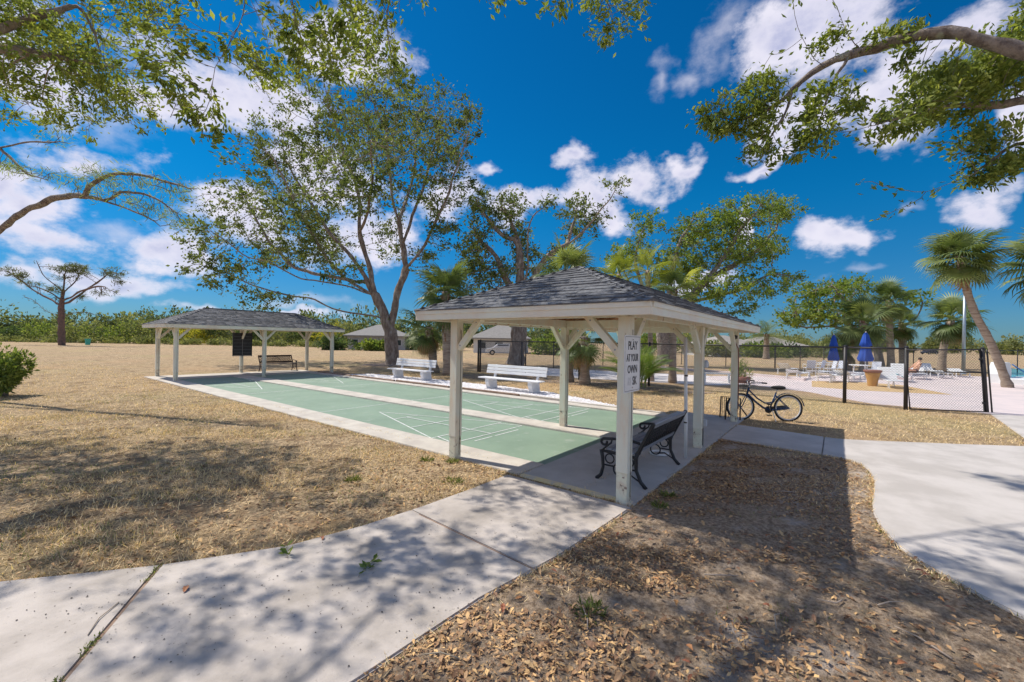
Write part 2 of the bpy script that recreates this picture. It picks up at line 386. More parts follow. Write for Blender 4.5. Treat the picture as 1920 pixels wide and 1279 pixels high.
mat('sling_grey', (0.47, 0.49, 0.55), rough=0.8)
mat('towel_pink', (0.75, 0.16, 0.25), rough=0.95)
mat('towel_teal', (0.05, 0.38, 0.45), rough=0.95)
mat('skin', (0.50, 0.28, 0.18), rough=0.55)
mat('hair_dark', (0.04, 0.028, 0.02), rough=0.6)
mat('swim_dark', (0.03, 0.03, 0.06), rough=0.6)
mat('house_wall', (0.36, 0.36, 0.37), (0.3, 0.3, 0.31), scale=2, rough=0.8)
mat('house_wall_white', (0.5, 0.5, 0.5), rough=0.8)
mat('house_roof', (0.27, 0.245, 0.22), (0.22, 0.2, 0.18), scale=3, rough=0.9)
mat('house_roof_grey', (0.23, 0.215, 0.2), (0.19, 0.18, 0.17), scale=3, rough=0.9)
mat('window_dark', (0.03, 0.04, 0.05), rough=0.1)
mat('car_white', (0.75, 0.76, 0.78), rough=0.25)
mat('car_dark', (0.02, 0.022, 0.03), rough=0.25)
mat('pool_blue', (0.12, 0.45, 0.55), rough=0.08)
mat('pool_tile', (0.03, 0.12, 0.3), rough=0.3)
mat('lamp_steel', (0.36, 0.42, 0.47), rough=0.4, metallic=0.6)
mat('teal_plastic', (0.05, 0.33, 0.25), rough=0.6)
mat('rope_hose', (0.7, 0.7, 0.68), rough=0.6)
mat('crumb', (0.045, 0.035, 0.03), rough=0.9)
mat('dirt_dark', (0.07, 0.055, 0.045), rough=1.0)

# ------------------------------------------------------------------ setting: ground
PATH = [(-0.10, -0.14), (-0.10, 1.60), (-0.85, 1.60), (-1.58, 1.63), (-2.25, 1.70), (-2.87, 1.84), (-3.64, 2.28), (-4.42, 2.87), (-5.4, 3.75), (-6.6, 4.9), (-7.7, 3.7), (-6.4, 2.4), (-5.4, 1.4), (-4.55, 0.55), (-4.0, 0.22), (-3.33, 0.08), (-2.37, 0.05), (-1.5, -0.07)]
PLAZA = [(6.06, -0.14), (5.85, -1.92), (6.05, -2.35), (6.53, -3.13), (7.0, -3.9), (7.53, -4.69), (8.71, -4.96), (12.95, -5.31), (12.95, -6.75), (9.6, -6.7), (7.6, -6.9), (5, -6.8), (1, -6.4), (-1.5, -5.6), (-1.55, -4.45), (-0.75, -3.5), (-0.32, -3.05), (-0.02, -2.76), (0.37, -2.48), (0.72, -2.34), (1.08, -2.27), (1.5, -2.24), (1.89, -2.25), (2.5, -2.30), (2.94, -2.32), (3.5, -2.30), (3.87, -2.23), (4.06, -2.08), (4.14, -1.9), (4.26, -0.30), (4.26, -0.14)]
DECK = [(13.0, -6.6), (20.7, -7.75), (26, -9.6), (36, -14), (36, -2.5), (26, -0.7), (24.2, 1.2), (21.5, 3.7), (18.9, 3.6), (15.6, -1.1), (13.07, -2.86), (12.97, -5.2)]
SHELLWALK = [(14.6, 13.6), (14.2, 8.2), (14.9, 5.3), (15.8, 2.2), (17.4, 1.5), (18.85, 3.58), (21.4, 3.75), (20.6, 8.2), (19.4, 13.4)]
SAND = [(22.14, -0.87), (23.36, -3.09), (22.84, -4.34), (18.88, -5.45), (18.03, -2.7), (18.29, -1.02)]
COURT_V0, COURT_V1 = 1.47, 19.5
SLAB = [(0.0, -0.13), (7.05, -0.13), (7.05, 1.465), (0.0, 1.465)]

def ground():
    m = bpy.data.materials.new('ground_soil'); m.use_nodes = True; nt = m.node_tree; N = nt.nodes; L = nt.links
    b = N['Principled BSDF']; b.inputs['Roughness'].default_value = 1.0; b.inputs['Specular IOR Level'].default_value = 0.1
    tc = N.new('ShaderNodeTexCoord'); vec = tc.outputs['Object']
    def noise(sc, de=5, ro=0.6):
        n = N.new('ShaderNodeTexNoise'); n.inputs['Scale'].default_value = sc; n.inputs['Detail'].default_value = de; n.inputs['Roughness'].default_value = ro
        L.new(vec, n.inputs['Vector']); return n.outputs[0]
    def mx(fac, a, c):
        n = N.new('ShaderNodeMix'); n.data_type = 'RGBA'
        for i, v in ((0, fac), (6, a), (7, c)):
            if isinstance(v, (int, float)): n.inputs[i].default_value = v
            elif isinstance(v, tuple): n.inputs[i].default_value = (*v, 1)
            else: L.new(v, n.inputs[i])
        return n.outputs[2]
    def sm(v, a, c):
        n = N.new('ShaderNodeMapRange'); n.interpolation_type = 'SMOOTHSTEP'; L.new(v, n.inputs[0]); n.inputs[1].default_value = a; n.inputs[2].default_value = c; return n.outputs[0]
    def mt(op, a, c=None):
        n = N.new('ShaderNodeMath'); n.operation = op
        for i, v in enumerate((a, c)):
            if v is None: continue
            if isinstance(v, (int, float)): n.inputs[i].default_value = v
            else: L.new(v, n.inputs[i])
        return n.outputs[0]
    nbig, nmid, nfine, nsm = noise(0.22, 4), noise(1.7, 6), noise(26, 6, 0.7), noise(7, 6)
    straw = mx(sm(nfine, 0.36, 0.64), (0.15, 0.10, 0.06), (0.74, 0.55, 0.34))
    straw = mx(mt('MULTIPLY', sm(nsm, 0.46, 0.66), 0.45), straw, (0.72, 0.54, 0.34))
    straw = mx(mt('MULTIPLY', sm(nmid, 0.49, 0.62), 0.75), straw, (0.27, 0.185, 0.11))
    straw = mx(mt('MULTIPLY', sm(noise(0.9, 5), 0.55, 0.75), 0.4), straw, (0.33, 0.29, 0.12))
    straw = mx(mt('MULTIPLY', sm(nbig, 0.48, 0.66), 0.5), straw, (0.54, 0.36, 0.21))
    straw = mx(mt('MULTIPLY', sm(noise(0.13, 3), 0.52, 0.68), 0.4), straw, (0.42, 0.37, 0.17))
    sx = N.new('ShaderNodeSeparateXYZ'); L.new(vec, sx.inputs[0])
    wob = mt('MULTIPLY', mt('SUBTRACT', nmid, 0.5), 1.6)
    X = mt('ADD', sx.outputs[0], wob); Y = mt('ADD', sx.outputs[1], wob)
    # bare trodden earth under the oak beside the plaza and path
    ma = mt('MULTIPLY', mt('MULTIPLY', sm(X, -9.0, -7.0), sm(X, 5.2, 4.4)), mt('MULTIPLY', sm(Y, 0.35, -0.1), sm(Y, -9.0, -8.0)))
    soil = mx(sm(nfine, 0.35, 0.65), (0.26, 0.185, 0.125), (0.60, 0.455, 0.325))
    soil = mx(mt('MULTIPLY', sm(nmid, 0.54, 0.68), 0.8), soil, (0.58, 0.50, 0.44))
    soil = mx(mt('MULTIPLY', sm(nsm, 0.52, 0.70), 0.6), soil, (0.48, 0.36, 0.22))
    col = mx(ma, straw, soil)
    L.new(col, b.inputs['Base Color'])
    bp = N.new('ShaderNodeBump'); bp.inputs['Strength'].default_value = 1.0; bp.inputs['Distance'].default_value = 0.06; L.new(noise(20, 8, 0.72), bp.inputs['Height']); L.new(bp.outputs[0], b.inputs['Normal'])
    MATS['ground_soil'] = m
    g = np.concatenate([[-1500, -700, -300, -150, -80, -40, -25, -15], np.arange(-10, 20.1, 0.25), [22, 25, 30, 40, 60, 100, 180, 350, 800, 1500]])
    h = np.concatenate([[-1500, -700, -300, -150, -80, -40, -20, -12], np.arange(-8, 24.1, 0.25), [26, 30, 40, 60, 90, 140, 250, 500, 900, 1500]])
    X, Y = np.meshgrid(g, h, indexing='ij'); Z = np.full_like(X, -0.024)
    near = (np.abs(X - 5) < 15) & (np.abs(Y - 8) < 16)
    Z += near * np.clip((16 - np.abs(Y - 8)) / 4, 0, 1) * np.clip((15 - np.abs(X - 5)) / 4, 0, 1) * (0.004 * np.sin(X * 1.3 + Y * 0.7) + 0.003 * np.sin(Y * 2.3 - X) + rng.normal(0, 0.002, X.shape))
    for p_ in (PATH, PLAZA, [(0, -0.1), (6.45, -0.1), (6.45, 21.3), (0, 21.3)]):
        k_ = inside(p_, X.ravel(), Y.ravel()).reshape(X.shape); e_ = k_.copy(); e_[1:] &= k_[:-1]; e_[:-1] &= k_[1:]; e_[:, 1:] &= k_[:, :-1]; e_[:, :-1] &= k_[:, 1:]; Z[e_] = -0.22
    nx, ny = X.shape; idx = np.arange(nx * ny).reshape(nx, ny)
    F = np.stack([idx[:-1, :-1], idx[1:, :-1], idx[1:, 1:], idx[:-1, 1:]], -1).reshape(-1, 4)
    return struct(np_mesh('ground', np.stack([X, Y, Z], -1).reshape(-1, 3), F, 'ground_soil', smooth=True))
ground()

def clip_poly(poly, nx, ny, c):
    """keep the part of the polygon where nx*x+ny*y<=c"""
    out = []; n = len(poly)
    for i in range(n):
        a = poly[i]; b = poly[(i + 1) % n]; da = nx * a[0] + ny * a[1] - c; db = nx * b[0] + ny * b[1] - c
        if da <= 0: out.append(a)
        if da * db < 0:
            t = da / (da - db); out.append((a[0] + (b[0] - a[0]) * t, a[1] + (b[1] - a[1]) * t))
    return out
def ccw(poly):
    a = sum(poly[i][0] * poly[(i + 1) % len(poly)][1] - poly[(i + 1) % len(poly)][0] * poly[i][1] for i in range(len(poly)))
    return poly if a > 0 else poly[::-1]
def slab_mesh(poly, z0, z1, bev=0.012):
    bm = bmesh.new(); vs = [bm.verts.new((x, y, z1)) for x, y in ccw(poly)]; f = bm.faces.new(vs)
    r = bmesh.ops.extrude_face_region(bm, geom=[f])
    for q in r['geom']:
        if isinstance(q, bmesh.types.BMVert): q.co.z = z0
    if f.is_valid and f.normal.z < 0: pass
    bmesh.ops.recalc_face_normals(bm, faces=bm.faces[:])
    top = [e for e in bm.edges if all(abs(q.co.z - z1) < 1e-6 for q in e.verts)]
    if bev: bmesh.ops.bevel(bm, geom=top, offset=bev, segments=2, affect='EDGES')
    me = bpy.data.meshes.new('slab'); bm.to_mesh(me); bm.free(); return me

# curved front path, poured in panels with a recessed joint between them
path = struct(bpy.data.objects.new('path', None)); COL.objects.link(path)
cuts = [((-1.71, 1.5), (-1.82, -0.02)), ((-3.65, 2.25), (-4.27, 1.24)), ((-5.6, 3.9), (-6.6, 2.7))]
rest = PATH
for (a, b) in cuts:
    d = (b[0] - a[0], b[1] - a[1]); ln = math.hypot(*d); nx, ny = -d[1] / ln, d[0] / ln
    if nx > 0: nx, ny = -nx, -ny
    c = nx * a[0] + ny * a[1]
    keep = clip_poly(rest, nx, ny, c - 0.0035)
    link('path_panel', slab_mesh(keep, -0.12, -0.004), 'concrete_path', path)
    rest = clip_poly(rest, -nx, -ny, -c - 0.0035)
link('path_panel', slab_mesh(rest, -0.12, -0.004), 'concrete_path', path)
for (a, b) in cuts:
    MB().beam((a[0], a[1], -0.04), (b[0], b[1], -0.04), 0.05, 0.05).build('joint_bed', 'timber_kerb', path)

plaza = struct(bpy.data.objects.new('plaza', None)); COL.objects.link(plaza)
rest = PLAZA
for (a, b) in [((4.1, -1.72), (6.0, -1.72)), ((7.6, -4.2), (7.6, -7.2))]:
    d = (b[0] - a[0], b[1] - a[1]); ln = math.hypot(*d); nx, ny = d[1] / ln, -d[0] / ln
    c = nx * a[0] + ny * a[1]
    if abs(ny) > abs(nx):
        if ny > 0: nx, ny, c = -nx, -ny, -c
    elif nx < 0: nx, ny, c = -nx, -ny, -c
    keep = clip_poly(rest, -nx, -ny, -c - 0.005); keep2 = clip_poly(rest, nx, ny, c - 0.005)
    if abs(ny) > abs(nx): piece, rest = clip_poly(rest, nx, ny, c - 0.005), clip_poly(rest, -nx, -ny, -c - 0.005)
    else: piece, rest = keep, keep2
    link('plaza_panel', slab_mesh(piece, -0.12, -0.002), 'concrete_plaza', plaza)
link('plaza_panel', slab_mesh(rest, -0.12, -0.002), 'concrete_plaza', plaza)
struct(MB().prism(ccw(DECK), -0.2, -0.008).build('pool_deck', 'pink_concrete'))
struct(MB().prism(ccw(SHELLWALK), -0.2, -0.012).build('shell_walk', 'white_shell'))
BED = [(10.6, 14.2), (13.1, 12.6), (13.3, 8), (12.75, 4.4), (12.6, 1.6), (11.6, 2.2), (11.2, 5.0), (11.0, 8.5), (9.9, 11.5)]
struct(MB().prism(ccw(BED), -0.2, -0.012).build('mulch_bed', 'mulch'))
struct(MB().prism([(13.8 + 2.3 * math.cos(a * .3142) * (1 + .15 * math.sin(a * 2.3)), 22.6 + 2.1 * math.sin(a * .3142) * (1 + .12 * math.cos(a * 1.7))) for a in range(20)], -0.2, -0.012).build('mulch_bed', 'mulch'))
struct(MB().prism(ccw(SAND), -0.2, -0.002).build('sand_bed', 'bed_sand'))
# shelter slab with its worn yellow step edge
slab = struct(link('shelter_slab', slab_mesh(SLAB, -0.14, 0.0, 0.01), 'concrete_slab'))
MB().prism([(-0.035, -0.10), (0.055, -0.10), (0.055, 1.44), (-0.035, 1.44)], -0.05, 0.004).build('yellow_edge', 'yellow_paint', slab)

# shuffleboard court: two recessed lanes between concrete borders
court = struct(bpy.data.objects.new('shuffleboard_court', None)); COL.objects.link(court)
V0, V1 = COURT_V0 + 0.006, COURT_V1
link('court_border', slab_mesh([(0.0, V0), (0.62, V0), (0.66, V1), (0.02, V1)], -0.16, 0.0, 0.01), 'concrete_border', court)
link('court_border', slab_mesh([(2.84, V0), (3.40, V0), (3.36, V1), (2.66, V1)], -0.16, 0.0, 0.01), 'concrete_border', court)
link('court_border', slab_mesh([(5.93, V0), (6.38, V0), (6.5, V1), (6.1, V1)], -0.16, 0.0, 0.01), 'concrete_border', court)
ZL = -0.035
lanes = []
for (n0, n1, f0, f1) in ((0.62, 2.84, 0.66, 2.66), (3.40, 5.93, 3.36, 6.1)):
    ln = MB().prism([(n0 + .002, V0), (n1 - .002, V0), (f1 - .002, V1), (f0 + .002, V1)], -0.16, ZL).build('court_lane', 'court_green', court); lanes.append(ln)
    def U(t, v): s = (v - V0) / (V1 - V0); l = n0 + (f0 - n0) * s; r = n1 + (f1 - n1) * s; return l + (r - l) * t
    zz = ZL + 0.004
    def line(t0, v0, t1, v1, w=0.028, dz=0.0):
        a = Vector((U(t0, v0), v0, 0)); b = Vector((U(t1, v1), v1, 0)); d = (b - a).normalized(); p = Vector((-d.y, d.x, 0)) * w / 2
        o = MB().add([a - p + Vector((0, 0, zz + dz)), b - p + Vector((0, 0, zz + dz)), b + p + Vector((0, 0, zz + dz)), a + p + Vector((0, 0, zz + dz))], [(0, 1, 2, 3)]).build('painted_line', 'line_white', ln)
        return o
    for flip in (False, True):
        F = (lambda v: v) if not flip else (lambda v: V0 + V1 - v)
        A, B2, E = F(7.11), F(4.02), F(3.46)
        line(0.03, B2, 0.5, A); line(0.97, B2, 0.5, A, dz=.0015)
        line(0.03, B2, 0.97, B2, dz=.003); line(0.03, E, 0.97, E, dz=.003)
        line(0.10, B2, 0.03, E, dz=.0045); line(0.90, B2, 0.97, E, dz=.0045)
        line(0.34, F(6.05), 0.66, F(6.05), dz=.0045); line(0.19, F(5.05), 0.81, F(5.05), dz=.0045)
        line(0.5, F(6.05), 0.5, B2, dz=.006); line(0.5, B2, 0.5, E, dz=.006)
        line(0.2, F(3.28), 0.42, F(3.28), dz=.001); line(0.46, F(3.28), 0.8, F(3.28), dz=.001)
        line(0.01, F(8.1), 0.99, F(8.1))
MB().box((3.3, 20.45, -0.05), (6.6, 1.88, 0.12), bev=0.01).build('far_slab', 'concrete_border', court)

# timber and concrete kerb along the shell strip
kerb = tag(thing('kerb', 'low brown kerb between the green court and the white shell strip', 'kerb'), None)
for (v0, v1, m_) in ((4.6, 6.3, 'concrete_border'), (6.33, 9.6, 'timber_kerb'), (9.63, 12.9, 'timber_kerb'), (12.93, 16.2, 'timber_kerb'), (16.23, 19.4, 'timber_kerb')):
    MB().beam((6.49, v0, 0.0), (6.55 if v0 < 8 else 6.58, v1, 0.0), 0.10, 0.12, bev=0.01).build('kerb_length', m_, kerb)
MB().beam((6.47, 1.6, -0.01), (6.48, 4.57, -0.01), 0.10, 0.06, bev=0.01).build('kerb_length', 'concrete_border', kerb)
STRIP = [(6.60, 2.6), (6.85, 3.1), (7.15, 3.9), (7.55, 4.6), (7.75, 5.4), (8.1, 6.1), (8.2, 7.2), (8.38, 8.4), (8.3, 10), (8.42, 12), (8.3, 14.6), (7.9, 16.8), (6.68, 17.4)]
strip = struct(MB().prism(ccw(STRIP), -0.2, -0.010).build('shell_strip', 'white_shell'))

# white pebbles
n = 9000
X = rng.uniform(6.62, 8.4, n); Y = rng.uniform(2.6, 17.4, n); k = inside(STRIP, X, Y); X, Y = X[k], Y[k]; n = len(X)
oct_v = np.array([(1, 0, 0), (-1, 0, 0), (0, 1, 0), (0, -1, 0), (0, 0, .7), (0, 0, -.7)]); oct_f = np.array([(0, 2, 4), (2, 1, 4), (1, 3, 4), (3, 0, 4)])
s = rng.uniform(0.014, 0.036, n)[:, None, None] * rng.uniform(0.7, 1.3, (n, 1, 3))
a = rng.uniform(0, 6.28, n); c, sn = np.cos(a), np.sin(a)
V = oct_v[None] * s; V = np.stack([V[..., 0] * c[:, None] - V[..., 1] * sn[:, None], V[..., 0] * sn[:, None] + V[..., 1] * c[:, None], V[..., 2]], -1) + np.stack([X, Y, np.full(n, -0.004)], -1)[:, None]
F = (oct_f[None] + (np.arange(n) * 6)[:, None, None]).reshape(-1, 3)
tag(np_mesh('white_pebbles', V.reshape(-1, 3), F, 'pebble', var=np.repeat(rng.random(n), 4)), 'white shell pebbles spread under the white benches beside the court', 'gravel', kind='stuff')

# ------------------------------------------------------------------ the two open hip-roofed shelters
A_, B_, O_ = 3.224, 2.709, 0.442
Z_FB, Z_FT, Z_RIDGE = 2.085, 2.225, 2.985

def shelter(label, loc, a, b, o, single):
    root = thing('shelter', label, 'shelter', loc)
    U0, U1, W0, W1 = -o, 2 * a + o, -o, b + o
    half = (W1 - W0) / 2; rise = Z_RIDGE - Z_FT; th = math.atan2(rise, half); sl = math.hypot(rise, half)
    posts = [(i * a, j * b) for j in (0, 1) for i in (0, 1, 2)]
    for (x, y) in posts:
        p = MB().box((x, y, 1.215), (0.14, 0.14, 1.77), bev=0.006).build('post', 'cream_paint', root)
        MB().box((x, y, 0.14), (0.13, 0.13, 0.38), bev=0.006).build('post_base', 'cream_worn', p)
        MB().box((x + 0.02, y - 0.071, 1.0), (0.006, 0.006, 1.9)).build('corner_joint', 'dirt_dark', p)
        for (dx, dy) in ((1, 0), (-1, 0), (0, 1), (0, -1)):
            if dx and not (0 <= x + dx * a <= 2 * a + .01): continue
            if dy and not (0 <= y + dy * b <= b + .01): continue
            s = Vector((x + dx * 0.06, y + dy * 0.06, 1.66)); e = Vector((x + dx * 0.50, y + dy * 0.50, 2.13))
            br = MB().beam(s, e, 0.085, 0.085, bev=0.004).build('brace', 'cream_paint', root)
            sd = Vector((-dy, dx, 0)) * 0.046
            if single:
                for t_ in (.12, .85): MB().tube([s.lerp(e, t_) - sd, s.lerp(e, t_) + sd], 0.011, 6).build('bolt', 'conduit', br)
    for y in (0, b): MB().box((a, y, 2.175), (2 * a + 0.14, 0.09, 0.15), bev=0.004).build('beam', 'cream_paint', root)
    for x in (0, a, 2 * a): MB().box((x, b / 2, 2.168), (0.088, b - 0.094, 0.15), bev=0.004).build('beam', 'cream_paint', root)
    # fascia: board with a thinner drip strip above
    t = 0.028
    for (c, s) in (((U0 + t / 2, (W0 + W1) / 2), (t, W1 - W0)), ((U1 - t / 2, (W0 + W1) / 2), (t, W1 - W0)), ((a, W0 + t / 2), (U1 - U0 - 2 * t - .004, t)), ((a, W1 - t / 2), (U1 - U0 - 2 * t - .004, t))):
        f = MB().box((c[0], c[1], (Z_FB + Z_FT) / 2), (s[0], s[1], Z_FT - Z_FB), bev=0.003).build('fascia', 'fascia_paint', root)
        out = Vector((c[0] - a, c[1] - b / 2, 0)); out = Vector((math.copysign(1, out.x), 0, 0)) if s[0] == t else Vector((0, math.copysign(1, out.y), 0))
        cc = Vector((c[0], c[1], Z_FT - 0.03)) + out * (t / 2 + 0.006)
        MB().box(cc, (s[0] if s[0] != t else 0.012, s[1] if s[1] != t else 0.012, 0.06), bev=0.002).build('drip_strip', 'fascia_paint', f)
    r0 = (U0 + half, (W0 + W1) / 2, Z_RIDGE); r1 = (U1 - half, (W0 + W1) / 2, Z_RIDGE)
    cs = [(U0, W0, Z_FT), (U1, W0, Z_FT), (U1, W1, Z_FT), (U0, W1, Z_FT)]
    d = 0.05
    up = cs + [r0, r1]; lo = [(x, y, z - d) for x, y, z in up]
    lo = [(x + (t if x == U0 else -t if x == U1 else 0), y + (t if y == W0 else -t if y == W1 else 0), z) for x, y, z in lo]
    roof = MB().add(up + lo, [(0, 1, 5, 4), (1, 2, 5), (2, 3, 4, 5), (3, 0, 4), (7, 6, 10, 11), (8, 7, 11), (9, 8, 11, 10), (6, 9, 10), (1, 0, 6, 7), (2, 1, 7, 8), (3, 2, 8, 9), (0, 3, 9, 6)]).build('roof', 'ceiling_wood', root)
    # rafters under the boards
    for k in range(11):
        u = U0 + half + (U1 - U0 - 2 * half) * k / 10
        for w, sg in ((W0, 1), (W1, -1)):
            MB().beam((u, w + sg * 0.06, Z_FT - 0.10 + 0.02), (u, r0[1] - sg * 0.03, Z_RIDGE - 0.11), 0.04, 0.09).build('rafter', 'ceiling_wood', roof)
    for c, rr_ in zip(cs, (r0, r1, r1, r0)):
        cv = Vector(c) + (Vector(rr_) - Vector(c)) * 0.03
        MB().beam(cv + Vector((0, 0, -0.11)), Vector(rr_) + Vector((0, 0, -0.12)), 0.045, 0.09).build('rafter', 'ceiling_wood', roof)
    # shingles
    slopes = [('u0', Vector(cs[3]), Vector(cs[0])), ('v0', Vector(cs[0]), Vector(cs[1])), ('u1', Vector(cs[1]), Vector(cs[2])), ('v1', Vector(cs[2]), Vector(cs[3]))]
    ex = 0.1395; rows = int(sl / ex) + 1; tw = 0.345
    tabs = []
    for (nm, p, q) in slopes:
        e = (q - p); wd = e.length; e.normalize()
        inw = Vector((0, 0, 1)).cross(e); s = (inw * math.cos(th) + Vector((0, 0, math.sin(th)))).normalized(); nrm = e.cross(s)
        for r_ in range(rows):
            y0 = r_ * ex - 0.022; dd = max(0, (r_ + 0.35) * ex) * math.cos(th)
            x0, x1 = dd - 0.03, wd - dd + 0.03
            if x1 - x0 < 0.05: continue
            x = x0 - (tw * ((r_ * 0.5) % 1.0) + 0.05 * math.sin(r_ * 7.1))
            while x < x1:
                w_ = tw * (0.78 + 0.44 * random.random()); a0, a1 = max(x, x0), min(x + w_ - 0.004, x1); x += w_
                if a1 - a0 > 0.04: tabs.append((nm, p, e, s, nrm, a0, a1, y0))
    random.seed(3)
    me_var = {}
    def tab_mesh(tn):
        if tn not in me_var:
            m_ = bpy.data.meshes.new('shingle'); ln = min(0.165, 0.165)
            m_.from_pydata([(0, 0, 0.002), (1, 0, 0.002), (1, ln, 0.001), (0, ln, 0.001), (0, 0, 0.004 + tn), (1, 0, 0.004 + tn), (1, ln, 0.004), (0, ln, 0.004)], [], [(3, 2, 1, 0), (4, 5, 6, 7), (0, 1, 5, 4), (1, 2, 6, 5), (2, 3, 7, 6), (3, 0, 4, 7)])
            m_.materials.append(MATS['shingle']); me_var[tn] = m_
        return me_var[tn]
    V = []; F = []; var = []; cnt = 0
    ind = [t_ for t_ in tabs if single and t_[0] in ('u0', 'v0')][:300]
    ids = set(id(t_) for t_ in ind)
    for t_ in tabs:
        nm, p, e, s, nrm, a0, a1, y0 = t_
        tn = random.choice((0.007, 0.012, 0.017))
        if id(t_) in ids:
            ob = bpy.data.objects.new('shingle', tab_mesh(tn)); COL.objects.link(ob); ob.parent = roof
            org = p + e * a0 + s * y0
            ob.matrix_local = Matrix(((e.x * (a1 - a0), s.x, nrm.x, org.x), (e.y * (a1 - a0), s.y, nrm.y, org.y), (e.z * (a1 - a0), s.z, nrm.z, org.z), (0, 0, 0, 1)))
        else:
            for (xx, yy, zz) in ((a0, 0, .002), (a1, 0, .002), (a1, .165, .001), (a0, .165, .001), (a0, 0, .004 + tn), (a1, 0, .004 + tn), (a1, .165, .004), (a0, .165, .004)):
                V.append(tuple(p + e * xx + s * (y0 + yy) + nrm * zz))
            k = cnt * 8; F += [(k + 3, k + 2, k + 1, k), (k + 4, k + 5, k + 6, k + 7), (k, k + 1, k + 5, k + 4), (k + 1, k + 2, k + 6, k + 5), (k + 2, k + 3, k + 7, k + 6), (k + 3, k, k + 4, k + 7)]
            var += [random.random()] * 6; cnt += 1
    tag(np_mesh('shingle_field', V, F, 'shingle_joined', roof, var=var), kind='stuff')
    # hip and ridge caps: overlapping short lengths
    for (p, q) in [(Vector(c), Vector(rr_)) for c, rr_ in zip(cs, (r0, r1, r1, r0))] + [(Vector(r0), Vector(r1))]:
        n = max(2, int((q - p).length / 0.24)); d_ = (q - p).normalized(); side = d_.cross(Vector((0, 0, 1))).normalized(); nn = side.cross(d_).normalized()
        hip = abs(d_.z) > 0.05; drop = 0.028 if hip else 0.032
        m_ = MB()
        for k in range(n):
            s0 = p + (q - p) * (k / n) - d_ * 0.02; s1 = p + (q - p) * ((k + 1) / n) + d_ * 0.02
            m_.add([s0 - side * .085 - nn * drop + nn * .026, s0 + nn * 0.028, s0 + side * .085 - nn * drop + nn * .026, s1 - side * .085 - nn * drop + nn * .014, s1 + nn * .016, s1 + side * .085 - nn * drop + nn * .014], [(0, 1, 4, 3), (1, 2, 5, 4), (0, 2, 1)])
        m_.build('ridge_cap', 'shingle', roof)
    return root
near_shelter = shelter('cream hip-roofed shelter in the foreground with sign on its post', (0, 0, 0), A_, B_, O_, True)
far_shelter = shelter('cream hip-roofed shelter at the far end of the green court', (0.42, 18.66, 0.0), A_, 2.6, O_, False)

# ------------------------------------------------------------------ sign on the corner post
def text_mesh(s, size, sx=1.0, ext=0.001):
    cu = bpy.data.curves.new('t', 'FONT'); cu.body = s; cu.size = size; cu.extrude = ext; cu.align_x = 'CENTER'; cu.resolution_u = 3; cu.offset = 0.0012 * size / 0.1
    ob = bpy.data.objects.new('t', cu); COL.objects.link(ob); bpy.context.view_layer.update()
    me = bpy.data.meshes.new_from_object(ob.evaluated_get(bpy.context.evaluated_depsgraph_get()))
    bpy.data.objects.remove(ob); bpy.data.curves.remove(cu)
    for q in me.vertices: q.co.x *= sx
    return me
sign = thing('sign', 'white metal sign reading PLAY AT YOUR OWN RISK on the corner post', 'sign', (-0.03, -0.088, 1.25))
def rounded(w, h, r, n=5):
    pts = []
    for cx, cy, a0 in ((w / 2 - r, h - r, 0), (-w / 2 + r, h - r, 90), (-w / 2 + r, r, 180), (w / 2 - r, r, 270)):
        for k in range(n + 1):
            a = R(a0 + 90 * k / n); pts.append((cx + r * math.cos(a), cy + r * math.sin(a)))
    return pts
def plate(pts, y0, y1):
    n = len(pts); return MB().add([(x, y0, z) for x, z in pts] + [(x, y1, z) for x, z in pts], [tuple(range(n)), tuple(range(n, 2 * n))[::-1]] + [(i, n + i, n + (i + 1) % n, (i + 1) % n) for i in range(n)])
SW, SH = 0.46, 0.635
plate(rounded(SW, SH, 0.03), -0.004, 0.0).build('panel', 'sign_white', sign)
outer = rounded(SW - .03, SH - .03, 0.022); inner = rounded(SW - .042, SH - .042, 0.018); n = len(outer)
MB().add([(x, -0.0055, z + .015) for x, z in outer] + [(x, -0.0055, z + .021) for x, z in inner], [(i, n + i, n + (i + 1) % n, (i + 1) % n) for i in range(n)]).build('border_line', 'sign_half', sign)
def letters(s, size, z, x=0.0, sx=1.0, m='sign_black'):
    o = link('lettering', text_mesh(s, size, sx), m, sign, (x, -0.006, z)); o.rotation_euler = (R(90), 0, 0); return o
letters('PLAY', 0.135, 0.475, sx=0.86); letters('AT YOUR', 0.118, 0.345, sx=0.66, m='sign_black'); letters('OWN', 0.125, 0.215, sx=0.85)
letters('SK', 0.135, 0.08, x=0.065, sx=0.82); letters('RI', 0.13, 0.08, x=-0.085, sx=0.82, m='sign_faded')
for z in (0.05, 0.585): MB().tube([(0, -0.012, z), (0, 0, z)], 0.008, 8).build('bolt', 'chrome', sign)

